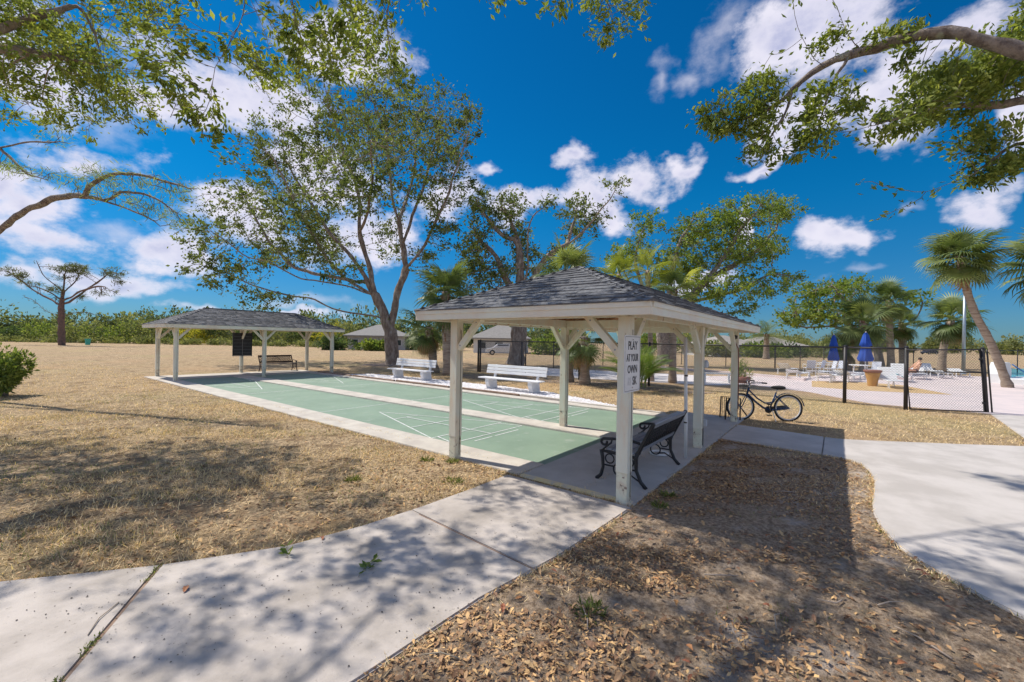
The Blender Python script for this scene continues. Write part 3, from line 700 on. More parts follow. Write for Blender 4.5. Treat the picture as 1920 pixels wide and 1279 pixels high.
# ------------------------------------------------------------------ iron park bench
def arc(c, r, a0, a1, n=10, x=0.0): return [(x, c[0] + r * math.cos(R(a0 + (a1 - a0) * k / n)), c[1] + r * math.sin(R(a0 + (a1 - a0) * k / n))) for k in range(n + 1)]
def iron_bench(label, loc, rz, ln, iron, plank, lat=0.0085):
    root = thing('park_bench', label, 'bench', loc, rz)
    for sx in (-1, 1):
        x = sx * ln / 2
        m_ = MB()
        m_.tube([(x, -0.34, 0), (x, -0.27, 0.07), (x, -0.21, 0.2), (x, -0.2, 0.36), (x, -0.23, 0.44)], [0.026, 0.024, 0.022, 0.028, 0.026], 7)
        m_.tube([(x, 0.33, 0), (x, 0.27, 0.06), (x, 0.24, 0.17), (x, 0.25, 0.30), (x, 0.27, 0.39)], [0.028, 0.024, 0.021, 0.024, 0.026], 7)
        m_.tube([(x, -0.2, 0.36), (x, 0.02, 0.37), (x, 0.26, 0.38)], 0.02, 6)
        m_.build('side_leg', iron, root, True)
        m_ = MB()
        m_.tube(arc((0.02, 0.17), 0.075, 0, 360, 14, x), 0.011, 5); m_.tube([(x, -0.2, 0.2), (x, -0.05, 0.20)], 0.011, 5); m_.tube([(x, 0.09, 0.2), (x, 0.24, 0.2)], 0.011, 5)
        m_.tube(arc((0.15, 0.29), 0.06, 0, 360, 12, x), 0.010, 5); m_.tube(arc((-0.11, 0.29), 0.06, 0, 360, 12, x), 0.010, 5)
        m_.tube([(x, -0.26, 0.07), (x, -0.12, 0.14), (x, -0.04, 0.12)], 0.01, 5)
        m_.build('scrollwork', iron, root, True)
        m_ = MB()
        m_.tube([(x, -0.25, 0.545), (x, -0.1, 0.57), (x, 0.08, 0.555), (x, 0.22, 0.54)] + arc((0.23, 0.50), 0.04, 80, -200, 10, x), [0.018] * 15, 6)
        m_.tube([(x, 0.26, 0.38), (x, 0.2, 0.44), (x, 0.13, 0.5), (x, 0.12, 0.55)], 0.013, 6)
        m_.build('armrest', iron, root, True)
        MB().beam((x, -0.225, 0.42), (x, -0.42, 0.82), 0.045, 0.05, up=(1, 0, 0), bev=0.008).build('back_post', iron, root)
    for k, y in enumerate((-0.13, -0.03, 0.07, 0.17)):
        MB().box((0, y, 0.405), (ln - 0.03, 0.082, 0.028), bev=0.006).build('seat_slat', plank, root)
    M = Matrix.Rotation(R(-26), 3, 'X')
    def bp(x, t): return Vector((x, -0.235 - 0.185 * t, 0.44 + 0.37 * t))
    yv = (bp(0, 1) - bp(0, 0)).normalized(); zn = Vector((1, 0, 0)).cross(yv)
    for t, w in ((0.06, 0.07), (0.93, 0.075)):
        MB().beam(bp(-ln / 2 + .02, t), bp(ln / 2 - .02, t), 0.028, w, up=yv, bev=0.006).build('back_slat', plank, root)
    # lattice panel between the two slats
    m_ = MB(); t0, t1 = 0.15, 0.84; L_ = ln - 0.1; n = max(8, int(L_ / 0.095)); 
    hgt = 0.413 * (t1 - t0); run = hgt / math.tan(R(50))
    x = -L_ / 2 - run
    while x < L_ / 2:
        for sgn in (1, -1):
            a0, a1 = (x, x + run) if sgn > 0 else (x + run, x)
            ta, tb = t0, t1
            lo, hi = -L_ / 2, L_ / 2
            def cl(xa, ta_, xb, tb_):
                if xa < lo: ta_ += (tb_ - ta_) * (lo - xa) / (xb - xa); xa = lo
                if xa > hi: ta_ += (tb_ - ta_) * (hi - xa) / (xb - xa); xa = hi
                return xa, ta_
            A1, T1 = cl(a0, ta, a1, tb); A2, T2 = cl(a1, tb, a0, ta)
            if abs(A1 - A2) > 0.02: m_.tube([bp(A1, T1), bp(A2, T2)], lat, 5)
        x += 0.085
    m_.tube([bp(-L_ / 2, t0), bp(L_ / 2, t0)], 0.011, 5); m_.tube([bp(-L_ / 2, t1), bp(L_ / 2, t1)], 0.011, 5)
    m_.tube([bp(0.2 * math.cos(R(a)), 0.15 + 0.62 * math.sin(R(a))) for a in range(0, 181, 15)], 0.011, 5)
    m_.tube([bp(0.11 * math.cos(R(a)), 0.15 + 0.36 * math.sin(R(a))) for a in range(0, 181, 15)], 0.010, 5)
    m_.build('lattice', iron, root, True)
    return root
iron_bench('black cast iron bench with grey slats under the near shelter', (1.22, 0.27, 0.0), 0, 1.36, 'black_iron', 'bench_plank')
iron_bench('dark brown lattice-back bench under the far shelter', (5.3, 21.05, 0.012), R(180), 1.62, 'brown_iron', 'brown_iron', 0.014)

# ------------------------------------------------------------------ white benches
def white_bench(label, loc, rz):
    root = thing('white_bench', label, 'bench', loc, rz)
    for sx in (-0.98, 0.98):
        prof = [(-0.26, 0.0), (0.16, 0.0), (0.20, 0.1), (0.28, 0.28), (0.27, 0.40), (-0.20, 0.40), (-0.22, 0.2)]
        n = len(prof); w = 0.085
        MB().add([(sx - w, y, z) for y, z in prof] + [(sx + w, y, z) for y, z in prof], [tuple(range(n))[::-1], tuple(range(n, 2 * n))] + [(i, (i + 1) % n, n + (i + 1) % n, n + i) for i in range(n)]).build('cement_leg', 'bench_cement', root)
        MB().beam((sx, -0.19, 0.38), (sx, -0.31, 0.90), 0.09, 0.08, up=(1, 0, 0), bev=0.01).build('back_support', 'bench_cement', root)
    for y in (-0.02, 0.125, 0.27): MB().box((0, y, 0.425), (2.75, 0.13, 0.042), bev=0.008).build('seat_slat', 'white_plank', root)
    for z in (0.62, 0.735, 0.85):
        c = Vector((0, -0.19 - 0.23 * (z - 0.38) + 0.065, z)); up = Vector((0, -0.22, 0.97)).normalized()
        MB().beam(c + Vector((-1.375, 0, 0)), c + Vector((1.375, 0, 0)), 0.042, 0.10, up=up, bev=0.008).build('back_slat', 'white_plank', root)
    return root
white_bench('white slatted bench on cement legs nearer the front, beside the fence post', (7.55, 7.45, -0.02), R(90))
white_bench('white slatted bench on cement legs in front of the large oak trunk', (7.75, 13.35, -0.02), R(90))

# ------------------------------------------------------------------ white pole, hose ring and electrics of the near shelter
pole = thing('white_pole', 'thin white plastic pole standing behind the black bench', 'pole', (2.36, -0.03, 0.0))
MB().tube([(0, 0, 0), (0.0, 0.0, 0.55), (-0.035, 0.02, 1.9)], 0.026, 12).build('pipe', 'pvc', pole, True)
for z, x in ((0.56, 0.0), (1.3, -0.02)): MB().lathe([(0.027, -0.012), (0.03, -0.008), (0.03, 0.008), (0.027, 0.012)], (x, 0.005, z), 12).build('pipe_band', 'dirt_dark', pole)
ring = MB().tube([(2.3 + 0.13 * math.cos(R(a)), 0.36 + 0.13 * math.sin(R(a)), 0.022) for a in range(0, 360, 18)], 0.02, 8, closed=True).build('hose_ring', 'rope_hose', None, True)
tag(ring, 'white ring lying on the slab under the black bench', 'ring')
el = thing('electric_outlet', 'grey conduit with outlet box on the middle post of the near shelter', 'conduit', (A_ + 0.085, -0.05, 0.0))
MB().tube([(0.02, -0.0, 0.0), (0.02, 0.0, 1.42)], 0.017, 10).build('conduit', 'conduit', el, True)
MB().box((0.03, -0.03, 0.42), (0.055, 0.07, 0.12), bev=0.008).build('outlet_box', 'grey_box', el)
MB().box((0.03, -0.02, 1.44), (0.08, 0.08, 0.11), bev=0.01).build('junction_box', 'grey_box', el)
lm = thing('flood_lamp', 'grey floodlight fixed to the middle post of the near shelter', 'floodlight', (A_ + 0.155, -0.05, 1.45))
MB().lathe([(0.02, -0.1), (0.045, -0.06), (0.062, 0.0), (0.066, 0.045)], (0, 0, 0), 16).build('lamp_body', 'grey_box', lm, True)
MB().lathe([(0.058, 0.046), (0.062, 0.052), (0.03, 0.062)], (0, 0, 0), 16).build('lens', 'glass_grey', lm, True)
lm.rotation_euler = (R(20), R(78), R(-35))
wire = MB().tube([(6.448 - 0.30, 0.05, 2.04), (6.448 - 0.2, 0.0, 1.93), (6.448 - 0.09, -0.085, 1.7), (6.448 - 0.05, -0.09, 1.2), (6.448 - 0.05, -0.09, 0.3)], 0.012, 6).build('brown_cable', 'pot_rim', None, True)
tag(wire, 'brown cable running down the rightmost post of the near shelter', 'cable')
tag(MB().lathe([(0.02, -0.05), (0.06, -0.03), (0.065, 0.03), (0.02, 0.05)], (6.448 - 0.20, -0.02, 1.97), 12).build('cable_knob', 'black_iron', None, True), 'black round knob on the brace of the rightmost shelter post', 'knob')

# ------------------------------------------------------------------ scoreboard on the far shelter post
sb = thing('scoreboard', 'black chalk scoreboard hung on a middle post of the far shelter', 'scoreboard', (0.42 + A_, 18.66 + 2.6 - 0.1, 0.0))
MB().box((0, 0, 1.40), (0.80, 0.03, 1.1), bev=0.005).build('board', 'board_black', sb)
for x in (-0.41, 0.41): MB().box((x, -0.006, 1.40), (0.03, 0.05, 1.14)).build('frame_side', 'board_black', sb)
MB().box((0, -0.018, 1.40), (0.02, 0.008, 1.08)).build('divider', 'board_grey', sb)
for k in range(6): MB().box((0, -0.0175, 0.98 + k * 0.16), (0.76, 0.005, 0.007)).build('grid_line', 'board_grey', sb)
MB().box((0, -0.03, 0.83), (0.86, 0.08, 0.025)).build('chalk_ledge', 'board_grey', sb)

# ------------------------------------------------------------------ bicycle and its stand
def bicycle():
    ctr = Vector((7.24, -0.515, -0.045)); dirv = Vector((-0.534, 0.845, 0)).normalized()   # towards the front wheel
    root = thing('bicycle', 'dark blue cruiser bicycle with wire basket parked in a rack by the shelter', 'bicycle', ctr, math.atan2(dirv.y, dirv.x))
    wb = 1.10; rw = 0.335
    for x, nm in ((wb / 2, 'front'), (-wb / 2, 'rear')):
        w = MB().tube([(x + (rw - .022) * math.cos(R(a)), 0, rw + (rw - .022) * math.sin(R(a))) for a in range(0, 360, 12)], 0.021, 8, closed=True).build('wheel', 'rubber', root, True)
        MB().tube([(x + (rw - .055) * math.cos(R(a)), 0, rw + (rw - .055) * math.sin(R(a))) for a in range(0, 360, 12)], 0.014, 6, closed=True).build('rim', 'whitewall', w, True)
        m_ = MB()
        for k in range(18):
            a = 2 * math.pi * k / 18; m_.tube([(x + 0.02 * math.cos(a + 1), 0.018 * (-1) ** k, rw + 0.02 * math.sin(a + 1)), (x + (rw - .06) * math.cos(a), 0, rw + (rw - .06) * math.sin(a))], 0.0022, 3)
        m_.build('spoke', 'chrome', w)
        m_ = MB().tube([(x, -0.05, rw), (x, 0.05, rw)], 0.022, 10); m_.build('hub', 'chrome', w)
    bb = Vector((-0.12, 0, 0.28)); seat = Vector((-0.27, 0, 0.70)); head_t = Vector((0.36, 0, 0.80)); head_b = Vector((0.40, 0, 0.66))
    m_ = MB()
    m_.tube([head_b, (0.18, 0, 0.45), (0.02, 0, 0.33), bb], 0.024, 8)
    m_.tube([head_t - Vector((0, 0, .05)), (0.16, 0, 0.55), (-0.02, 0, 0.44), (-0.2, 0, 0.46)], 0.018, 8)
    m_.tube([bb, seat], 0.018, 8); m_.tube([head_b - (head_t - head_b) * .1, head_t], 0.024, 8)
    m_.build('frame', 'bike_blue', root, True)
    m_ = MB()
    for sy in (-0.055, 0.055):
        m_.tube([bb + Vector((0, sy * .5, 0)), (-wb / 2, sy, rw)], 0.011, 6); m_.tube([seat + Vector((0.02, sy * .3, -0.06)), (-wb / 2, sy, rw)], 0.009, 6)
        m_.tube([head_b + Vector((0.005, sy * .8, -0.02)), (wb / 2 - .04, sy, 0.40), (wb / 2, sy, rw)], 0.011, 6)
    m_.build('fork', 'bike_blue', root, True)
    m_ = MB().tube([head_t, (0.345, 0, 0.88)], 0.013, 8)
    for sy in (-1, 1): m_.tube([(0.345, 0, 0.88), (0.36, sy * 0.12, 0.94), (0.30, sy * 0.25, 0.965), (0.14, sy * 0.30, 0.95)], 0.011, 6)
    hb = m_.build('handlebar', 'chrome', root, True)
    for sy in (-1, 1): MB().tube([(0.2, sy * 0.285, 0.955), (0.09, sy * 0.31, 0.945)], 0.017, 8).build('grip', 'rubber', hb, True)
    MB().tube([seat, seat + Vector((-0.03, 0, 0.1))], 0.012, 8).build('seat_post', 'chrome', root, True)
    # saddle: wide at the back, narrow nose
    prof = [(-0.16, 0.02, 0.02), (-0.14, 0.10, 0.035), (-0.06, 0.115, 0.045), (0.02, 0.07, 0.04), (0.10, 0.032, 0.032), (0.15, 0.015, 0.015)]
    vs = []; fs = []; n = 10
    for (x, w, h) in prof:
        for k in range(n):
            a = 2 * math.pi * k / n; vs.append((seat.x + x - .03, w * math.cos(a), seat.z + 0.13 + h * math.sin(a) * (1 if math.sin(a) > 0 else 1.2)))
    for i in range(len(prof) - 1):
        for k in range(n): fs.append((i * n + k, (i + 1) * n + k, (i + 1) * n + (k + 1) % n, i * n + (k + 1) % n))
    fs.append(tuple(range(n))); fs.append(tuple((len(prof) - 1) * n + k for k in range(n))[::-1])
    MB().add(vs, fs).build('saddle', 'rubber', root, True)
    cr = MB().tube([(bb.x, -0.03, bb.z), (bb.x, -0.045, bb.z)], 0.085, 18).build('chainring', 'black_iron', root)
    MB().tube([(bb.x, -0.06, bb.z), (bb.x - 0.06, -0.07, bb.z - 0.15)], 0.01, 6).tube([(bb.x, 0.06, bb.z), (bb.x + 0.06, 0.07, bb.z + 0.15)], 0.01, 6).build('crank', 'chrome', cr)
    MB().box((bb.x - 0.06, -0.12, bb.z - 0.15), (0.1, 0.08, 0.025), bev=0.006).build('pedal', 'rubber', cr); MB().box((bb.x + 0.06, 0.12, bb.z + 0.15), (0.1, 0.08, 0.025), bev=0.006).build('pedal', 'rubber', cr)
    MB().beam((bb.x, -0.05, bb.z + .01), (-wb / 2, -0.05, rw + .01), 0.01, 0.11).build('chain_guard', 'black_iron', root)
    MB().tube([(-0.17, 0.05, 0.27), (-0.2, 0.16, 0.02)], 0.009, 6).build('kickstand', 'chrome', root)
    # rear mudguard, front basket
    m_ = MB()
    pts = [(-wb / 2 + (rw + .03) * math.cos(R(a)), 0, rw + (rw + .03) * math.sin(R(a))) for a in range(20, 171, 10)]
    for i in range(len(pts) - 1):
        (x0, _, z0), (x1, _, z1) = pts[i], pts[i + 1]; m_.add([(x0, -.03, z0), (x1, -.03, z1), (x1, .03, z1), (x0, .03, z0), (x0, -.03, z0 - .006), (x1, -.03, z1 - .006), (x1, .03, z1 - .006), (x0, .03, z0 - .006)], [(0, 1, 2, 3), (4, 7, 6, 5), (0, 4, 5, 1), (3, 2, 6, 7)])
    m_.build('mudguard', 'bike_blue', root)
    m_ = MB(); bx, bz = 0.58, 0.72
    for z, s in ((0.0, 0.12), (0.12, 0.145), (0.24, 0.165)): m_.tube([(bx - s, -s, bz + z), (bx + s, -s, bz + z), (bx + s, s, bz + z), (bx - s, s, bz + z)], 0.005, 4, closed=True)
    for k in range(7):
        t = -1 + 2 * k / 6
        for (p, q) in (((t, -1), (t, -1)), ((t, 1), (t, 1)), ((-1, t), (-1, t)), ((1, t), (1, t))): m_.tube([(bx + p[0] * .12, p[1] * .12, bz), (bx + q[0] * .165, q[1] * .165, bz + .24)], 0.003, 3)
        m_.tube([(bx + t * .12, -.12, bz), (bx + t * .12, .12, bz)], 0.003, 3)
    m_.build('basket', 'black_iron', root)
bicycle()
rk = thing('bike_rack', 'black tubular bike rack holding the bicycle by the shelter post', 'bike rack', (6.86, 0.02, -0.05), math.atan2(0.845, -0.534))
MB().tube([(0.32, -0.16, 0.02), (0.30, -0.16, 0.56), (-0.02, -0.16, 0.56), (-0.02, -0.16, 0.02)], 0.017, 8).tube([(0.32, 0.16, 0.02), (0.30, 0.16, 0.56), (-0.02, 0.16, 0.56), (-0.02, 0.16, 0.02)], 0.017, 8).build('hoop', 'black_iron', rk, True)
for k in range(6): MB().tube([(0.02 + k * 0.05, -0.16, 0.02), (0.02 + k * 0.05, -0.16, 0.56)], 0.007, 6).build('upright', 'black_iron', rk)
MB().tube([(0.02, -0.16, 0.56), (-0.14, -0.2, 0.36), (-0.42, -0.3, 0.03), (-0.2, -0.34, 0.02), (0.3, -0.34, 0.02)], 0.018, 8).build('foot_tube', 'black_iron', rk, True)
MB().tube([(0.35, -0.34, 0.02), (0.35, 0.2, 0.02)], 0.015, 6).build('base_bar', 'black_iron', rk)

# ------------------------------------------------------------------ chain-link fences and gate
def link_panel(m_, a, b, z0, z1, cell=0.075, r=0.0028):
    a = Vector(a); b = Vector(b); d = b - a; ln = d.length; d.normalize(); h = z1 - z0
    for sgn in (1, -1):
        x = -h if sgn > 0 else 0.0
        end = ln if sgn > 0 else ln + h
        while x < end:
            # wire rises from (x,z0) with slope sgn
            p0, q0 = x, z0; p1, q1 = x + sgn * h, z1
            if sgn > 0: s0 = max(0, -x); s1 = min(h, ln - x)
            else: s0 = max(0, x - ln); s1 = min(h, x)
            if s1 - s0 > 0.03:
                A = a + d * (x + sgn * s0) + Vector((0, 0, z0 + s0)); B = a + d * (x + sgn * s1) + Vector((0, 0, z0 + s1))
                m_.tube([A, B], r, 3)
            x += cell
def fence(label, pts, h, post_r=0.037, z0=-0.05, thick_ends=True, spacing=2.6, cell=0.075):
    base = Vector((pts[0][0], pts[0][1], 0)); root = thing('chain_link_fence', label, 'fence', base)
    P = [Vector((x, y, 0)) - base for x, y in pts]
    for i in range(len(P) - 1):
        a, b = P[i], P[i + 1]; n = max(1, round((b - a).length / spacing))
        for k in range(n + (1 if i == len(P) - 2 else 0)):
            q = a + (b - a) * k / n; rr = post_r * (1.35 if k in (0, n) else 0.85)
            po = MB().tube([q + Vector((0, 0, z0 - .1)), q + Vector((0, 0, h))], rr, 8).build('post', 'fence_black', root, True)
            MB().lathe([(rr * 1.15, 0), (rr * 1.1, 0.02), (rr * 0.4, 0.045)], q + Vector((0, 0, h)), 8).build('post_cap', 'fence_black', po)
        MB().tube([a + Vector((0, 0, h - .03)), b + Vector((0, 0, h - .03))], 0.026, 6).build('top_rail', 'fence_black', root, True)
        MB().tube([a + Vector((0, 0, 0.02)), b + Vector((0, 0, 0.02))], 0.004, 4).build('tension_wire', 'fence_black', root)
        m_ = MB(); link_panel(m_, a, b, 0.0, h - .05, cell); tag(m_.build('chain_mesh', 'fence_wire', root), kind='stuff')
    return root
fence('black chain-link fence running along the lawn behind the near shelter', [(13.35, 14.25), (13.5, 7.95), (12.95, 4.35), (12.64, -2.1), (12.22, -3.5)], 1.80, spacing=3.3)
fence('black chain-link fence side running back past the middle oak trunk', [(13.35, 14.4), (16.6, 13.7), (33.5, 12.6)], 1.78, spacing=3.4, cell=0.11)
fence('distant black chain-link fence at the back of the pool yard', [(33.5, 12.4), (34.5, 2.0), (44.0, -4.0), (46, -16)], 1.75, spacing=3.0, cell=0.14)
gt = thing('fence_gate', 'leaning black chain-link gate beside the pool walkway', 'gate', (12.72, -4.42, 0.0), math.atan2(-1.72, 1.08))
gl = 1.96
lean = MB()
gf = MB().tube([(-gl / 2, 0, 0.02), (-gl / 2 - .15, 0, 1.73), (gl / 2 - .15, 0, 1.78), (gl / 2, 0, -0.0)], 0.024, 8, closed=True).build('gate_frame', 'fence_black', gt, True)
MB().tube([(-gl / 2 - .095, 0, 1.1), (gl / 2 - .095, 0, 1.12)], 0.017, 6).build('mid_rail', 'fence_black', gt, True)
m_ = MB(); link_panel(m_, (-gl / 2, 0, 0), (gl / 2, 0, 0), 0.02, 1.75, 0.075); m_.v = [(x - z * 0.085, y, z) for x, y, z in m_.v]; tag(m_.build('chain_mesh', 'fence_wire', gt), kind='stuff')
for z in (0.25, 1.5): MB().box((gl / 2 + .04 - z * .085, 0, z), (0.14, 0.06, 0.06), bev=0.01).build('hinge', 'fence_black', gt)
gp = thing('gate_post', 'thick black gate post at the edge of the pool walkway', 'post', (13.27, -5.31, 0.0))
MB().tube([(0, 0, -0.1), (-0.085, 0.13, 1.80)], 0.045, 10).build('post', 'fence_black', gp, True)
MB().tube([(0.07, -0.11, -0.05), (-0.02, 0.03, 1.78)], 0.02, 8).build('latch_bar', 'fence_black', gp, True)
MB().lathe([(0.05, 0), (0.046, 0.03), (0.015, 0.05)], (-0.085, 0.13, 1.80), 10).build('post_cap', 'fence_black', gp)

# ------------------------------------------------------------------ trees: limbs laid out by hand, twigs grown towards points in the crown
OAK_BIG = dict(base=(13.79, 22.89),
 limbs=[[(0.0, 0.0, -0.0),(-0.11, 0.14, 1.61),(-0.19, 0.25, 3.12)], [(-0.12, 0.15, 2.37),(0.06, 0.11, 3.5),(0.25, 0.05, 4.96),(0.7, -0.35, 6.69),(0.61, -0.05, 8.58),(0.5, 0.28, 10.32),(0.29, 0.72, 11.65),(0.2, 1.02, 13.58),(0.15, 1.27, 15.63),(0.08, 1.54, 17.55)], [(0.33, -0.42, 8.48),(0.88, -0.15, 9.65),(1.86, -0.43, 12.45),(2.69, -0.52, 15.22),(3.54, -0.63, 18.22),(4.13, -0.42, 20.31)], [(0.49, -0.62, 6.64),(0.3, -1.2, 7.0),(0.63, -2.44, 8.28),(0.77, -3.43, 9.93),(0.9, -4.42, 11.52),(1.0, -5.36, 13.8),(0.95, -6.12, 15.25)], [(-0.12, 0.15, 2.37),(-0.47, 0.62, 3.67),(-0.83, 1.08, 4.91),(-1.03, 1.34, 6.33),(-1.11, 1.44, 7.31),(-1.56, 2.03, 8.84),(-1.54, 2.0, 11.25),(-1.69, 2.2, 12.67),(-2.27, 2.95, 14.92),(-2.76, 3.58, 17.35)], [(-0.83, 1.08, 4.91),(-1.09, 2.24, 6.55),(-1.34, 3.38, 7.9),(-2.0, 5.05, 9.47),(-2.5, 6.5, 11.54),(-3.01, 7.99, 13.51),(-3.56, 9.52, 15.99)], [(-0.83, 1.08, 4.91),(-2.39, 2.12, 5.8),(-3.56, 2.64, 7.18),(-4.71, 3.16, 9.31),(-5.66, 3.41, 11.2),(-6.73, 3.81, 13.34)], [(-1.37, 1.78, 5.72),(-2.22, 3.96, 6.23),(-2.95, 6.0, 6.61),(-3.56, 7.87, 7.29),(-4.4, 10.05, 9.35),(-4.9, 11.79, 11.87),(-5.31, 13.41, 14.19)], [(-0.83, 1.08, 4.91),(-2.19, 1.9, 5.37),(-3.51, 2.67, 5.56),(-5.11, 3.81, 5.84),(-6.52, 4.7, 6.91),(-7.54, 5.08, 6.78),(-8.56, 5.46, 7.78),(-9.37, 5.58, 8.22)], [(-0.28, 0.37, 3.11),(-0.79, 0.66, 3.47),(-2.1, 1.99, 3.53),(-3.09, 2.9, 3.83),(-3.88, 3.57, 4.49),(-4.99, 4.64, 4.69),(-6.33, 6.01, 5.06),(-7.66, 7.36, 5.93),(-8.72, 8.37, 6.54),(-9.36, 8.83, 6.49)], [(0.15, -0.18, 10.17),(1.68, 1.11, 12.06),(3.31, 2.27, 14.86),(4.71, 3.73, 18.35)], [(-1.52, 1.97, 9.1),(-2.35, -0.22, 10.37),(-3.33, -2.22, 11.71),(-4.61, -3.83, 13.04)]],
 blobs=[(-7.9, 6.94, 6.36, 2.46, 2.11, 1.33),(-9.02, 6.76, 8.03, 1.52, 2.03, 1.29),(-5.29, 11.75, 11.55, 2.57, 3.32, 2.28),(-8.9, 6.6, 6.17, 1.52, 1.35, 0.68),(-4.1, 6.95, 14.32, 2.72, 4.67, 3.11),(-6.03, 6.18, 13.84, 1.45, 2.18, 1.82),(-1.82, 5.63, 17.19, 3.01, 5.22, 3.21),(-1.26, 1.64, 17.39, 2.26, 4.52, 2.45),(2.24, 2.02, 19.22, 2.49, 4.97, 2.28),(2.09, -2.68, 16.73, 2.33, 3.76, 2.26),(1.57, -5.27, 16.28, 0.98, 1.76, 1.05),(-0.88, -3.74, 12.83, 2.2, 4.4, 2.03),(3.17, -2.44, 14.13, 1.75, 3.11, 2.33),(-4.29, -2.61, 11.01, 2.5, 3.76, 2.19),(-6.09, 1.35, 9.36, 2.44, 3.58, 1.95),(-3.74, 9.74, 8.49, 2.49, 3.32, 1.45),(-6.37, 4.97, 4.29, 2.81, 1.76, 0.63),(-8.1, 7.2, 5.3, 1.76, 1.4, 0.7),(-0.7, 9.09, 10.27, 2.2, 4.84, 1.98),(-5.01, -1.69, 5.98, 1.57, 2.19, 0.94),(0.66, -4.12, 9.76, 1.23, 2.11, 2.11),(2.7, -0.22, 8.07, 0.8, 1.61, 1.41),(-4.47, 2.52, 7.51, 1.4, 2.11, 1.05),(2.5, 6.6, 18.29, 2.26, 3.62, 2.71),(3.41, 5.41, 10.17, 1.36, 2.71, 1.81)])
OAK_MIDDLE = dict(base=(20.09, 16.86),
 limbs=[[(0.0, 0.0, 0.11),(0.08, -0.11, 1.37),(0.19, -0.24, 2.75),(0.14, -0.18, 4.91)], [(0.14, -0.18, 4.91),(0.38, -0.07, 6.48),(0.48, 0.21, 9.35),(0.29, 0.86, 10.81),(0.15, 1.45, 12.09)], [(0.14, -0.18, 4.91),(0.2, -0.91, 7.09),(-0.19, -1.05, 9.05),(-0.39, -1.44, 10.81),(-0.04, -2.55, 11.27),(-0.09, -3.14, 11.66)], [(0.15, -0.19, 4.52),(-0.06, 0.9, 6.34),(-0.23, 1.94, 8.51),(-0.62, 3.26, 9.54),(-0.59, 4.05, 11.11)], [(0.29, -0.37, 4.92),(1.0, -1.62, 7.89),(1.9, -3.09, 8.89),(2.58, -4.31, 10.02),(3.44, -5.73, 12.18),(3.52, -6.17, 13.1)], [(2.24, -2.89, 8.98),(3.39, -2.74, 10.76),(4.51, -2.55, 12.51)], [(0.08, -0.09, 9.23),(0.05, 1.58, 9.85),(-0.09, 3.39, 11.75),(0.25, 4.59, 13.34)]],
 blobs=[(-0.33, 3.7, 10.07, 1.25, 2.51, 2.51),(0.23, 1.35, 11.68, 1.82, 2.84, 1.54),(-0.22, -2.97, 11.36, 0.66, 0.73, 0.51),(3.64, -3.05, 11.37, 1.54, 2.03, 1.82),(3.59, -4.63, 11.3, 0.79, 1.18, 0.79),(3.52, -6.17, 12.91, 0.84, 0.95, 0.68),(-1.29, 1.67, 6.44, 1.96, 2.36, 1.77),(3.21, 0.76, 7.39, 2.15, 2.59, 1.51),(2.18, -2.81, 8.11, 1.57, 1.57, 1.1),(0.52, 4.25, 12.91, 0.95, 1.72, 1.08),(1.72, 1.05, 9.71, 1.25, 2.09, 1.67),(-2.14, 2.77, 7.2, 0.98, 1.57, 1.96)])
OAK_RIGHT = dict(base=(29.84, 9.17),
 limbs=[[(0.0, 0.0, 0.16),(-0.07, 0.09, 1.54),(-0.1, 0.14, 2.61)], [(-0.1, 0.14, 2.61),(-0.07, 0.91, 4.14),(-0.14, 1.82, 6.38),(-0.08, 2.57, 8.68),(0.66, 2.43, 11.07)], [(-0.1, 0.14, 2.61),(0.08, -0.1, 4.99),(0.37, -0.47, 8.01),(0.69, -0.88, 10.18),(1.33, -1.71, 11.92)], [(-0.05, 0.07, 2.61),(0.46, -1.24, 4.97),(1.31, -2.99, 7.07),(1.75, -4.21, 9.11),(2.04, -5.24, 11.1),(2.2, -6.1, 12.02)], [(0.87, -1.12, 5.01),(1.64, -3.33, 5.62),(2.33, -5.45, 6.19),(2.45, -6.84, 7.32),(2.55, -8.18, 7.02)], [(2.17, -2.8, 7.2),(3.59, -4.08, 8.16),(5.29, -5.73, 9.57),(6.6, -6.88, 11.45)], [(-0.11, 0.14, 2.83),(-0.18, 1.33, 5.02),(-0.5, 2.83, 6.85),(-0.44, 3.84, 8.75)], [(1.41, -1.81, 4.59),(2.36, -3.6, 4.18),(3.29, -5.33, 4.61),(3.55, -6.21, 4.81)]],
 blobs=[(0.98, 2.01, 11.99, 1.46, 1.82, 1.0),(0.39, 2.77, 9.69, 1.37, 1.82, 1.37),(2.0, -2.57, 11.08, 2.15, 3.02, 1.38),(2.71, -5.12, 12.19, 2.3, 2.93, 1.17),(6.72, -7.03, 13.0, 1.69, 2.22, 1.11),(3.34, -4.3, 9.39, 2.8, 3.45, 1.72),(1.23, -6.49, 6.2, 1.77, 1.96, 1.18),(3.74, -8.09, 6.99, 1.14, 1.22, 0.65),(0.28, -3.62, 5.88, 2.23, 2.43, 1.22),(1.2, 0.1, 8.63, 2.0, 2.66, 1.77),(-0.3, 3.66, 8.99, 1.37, 1.82, 1.14),(2.78, -5.23, 4.58, 1.25, 1.05, 0.59),(6.21, -6.37, 10.11, 1.33, 1.77, 1.33),(2.13, -1.1, 10.88, 1.11, 1.77, 1.55),(1.37, -1.76, 8.04, 1.29, 2.15, 1.72)])
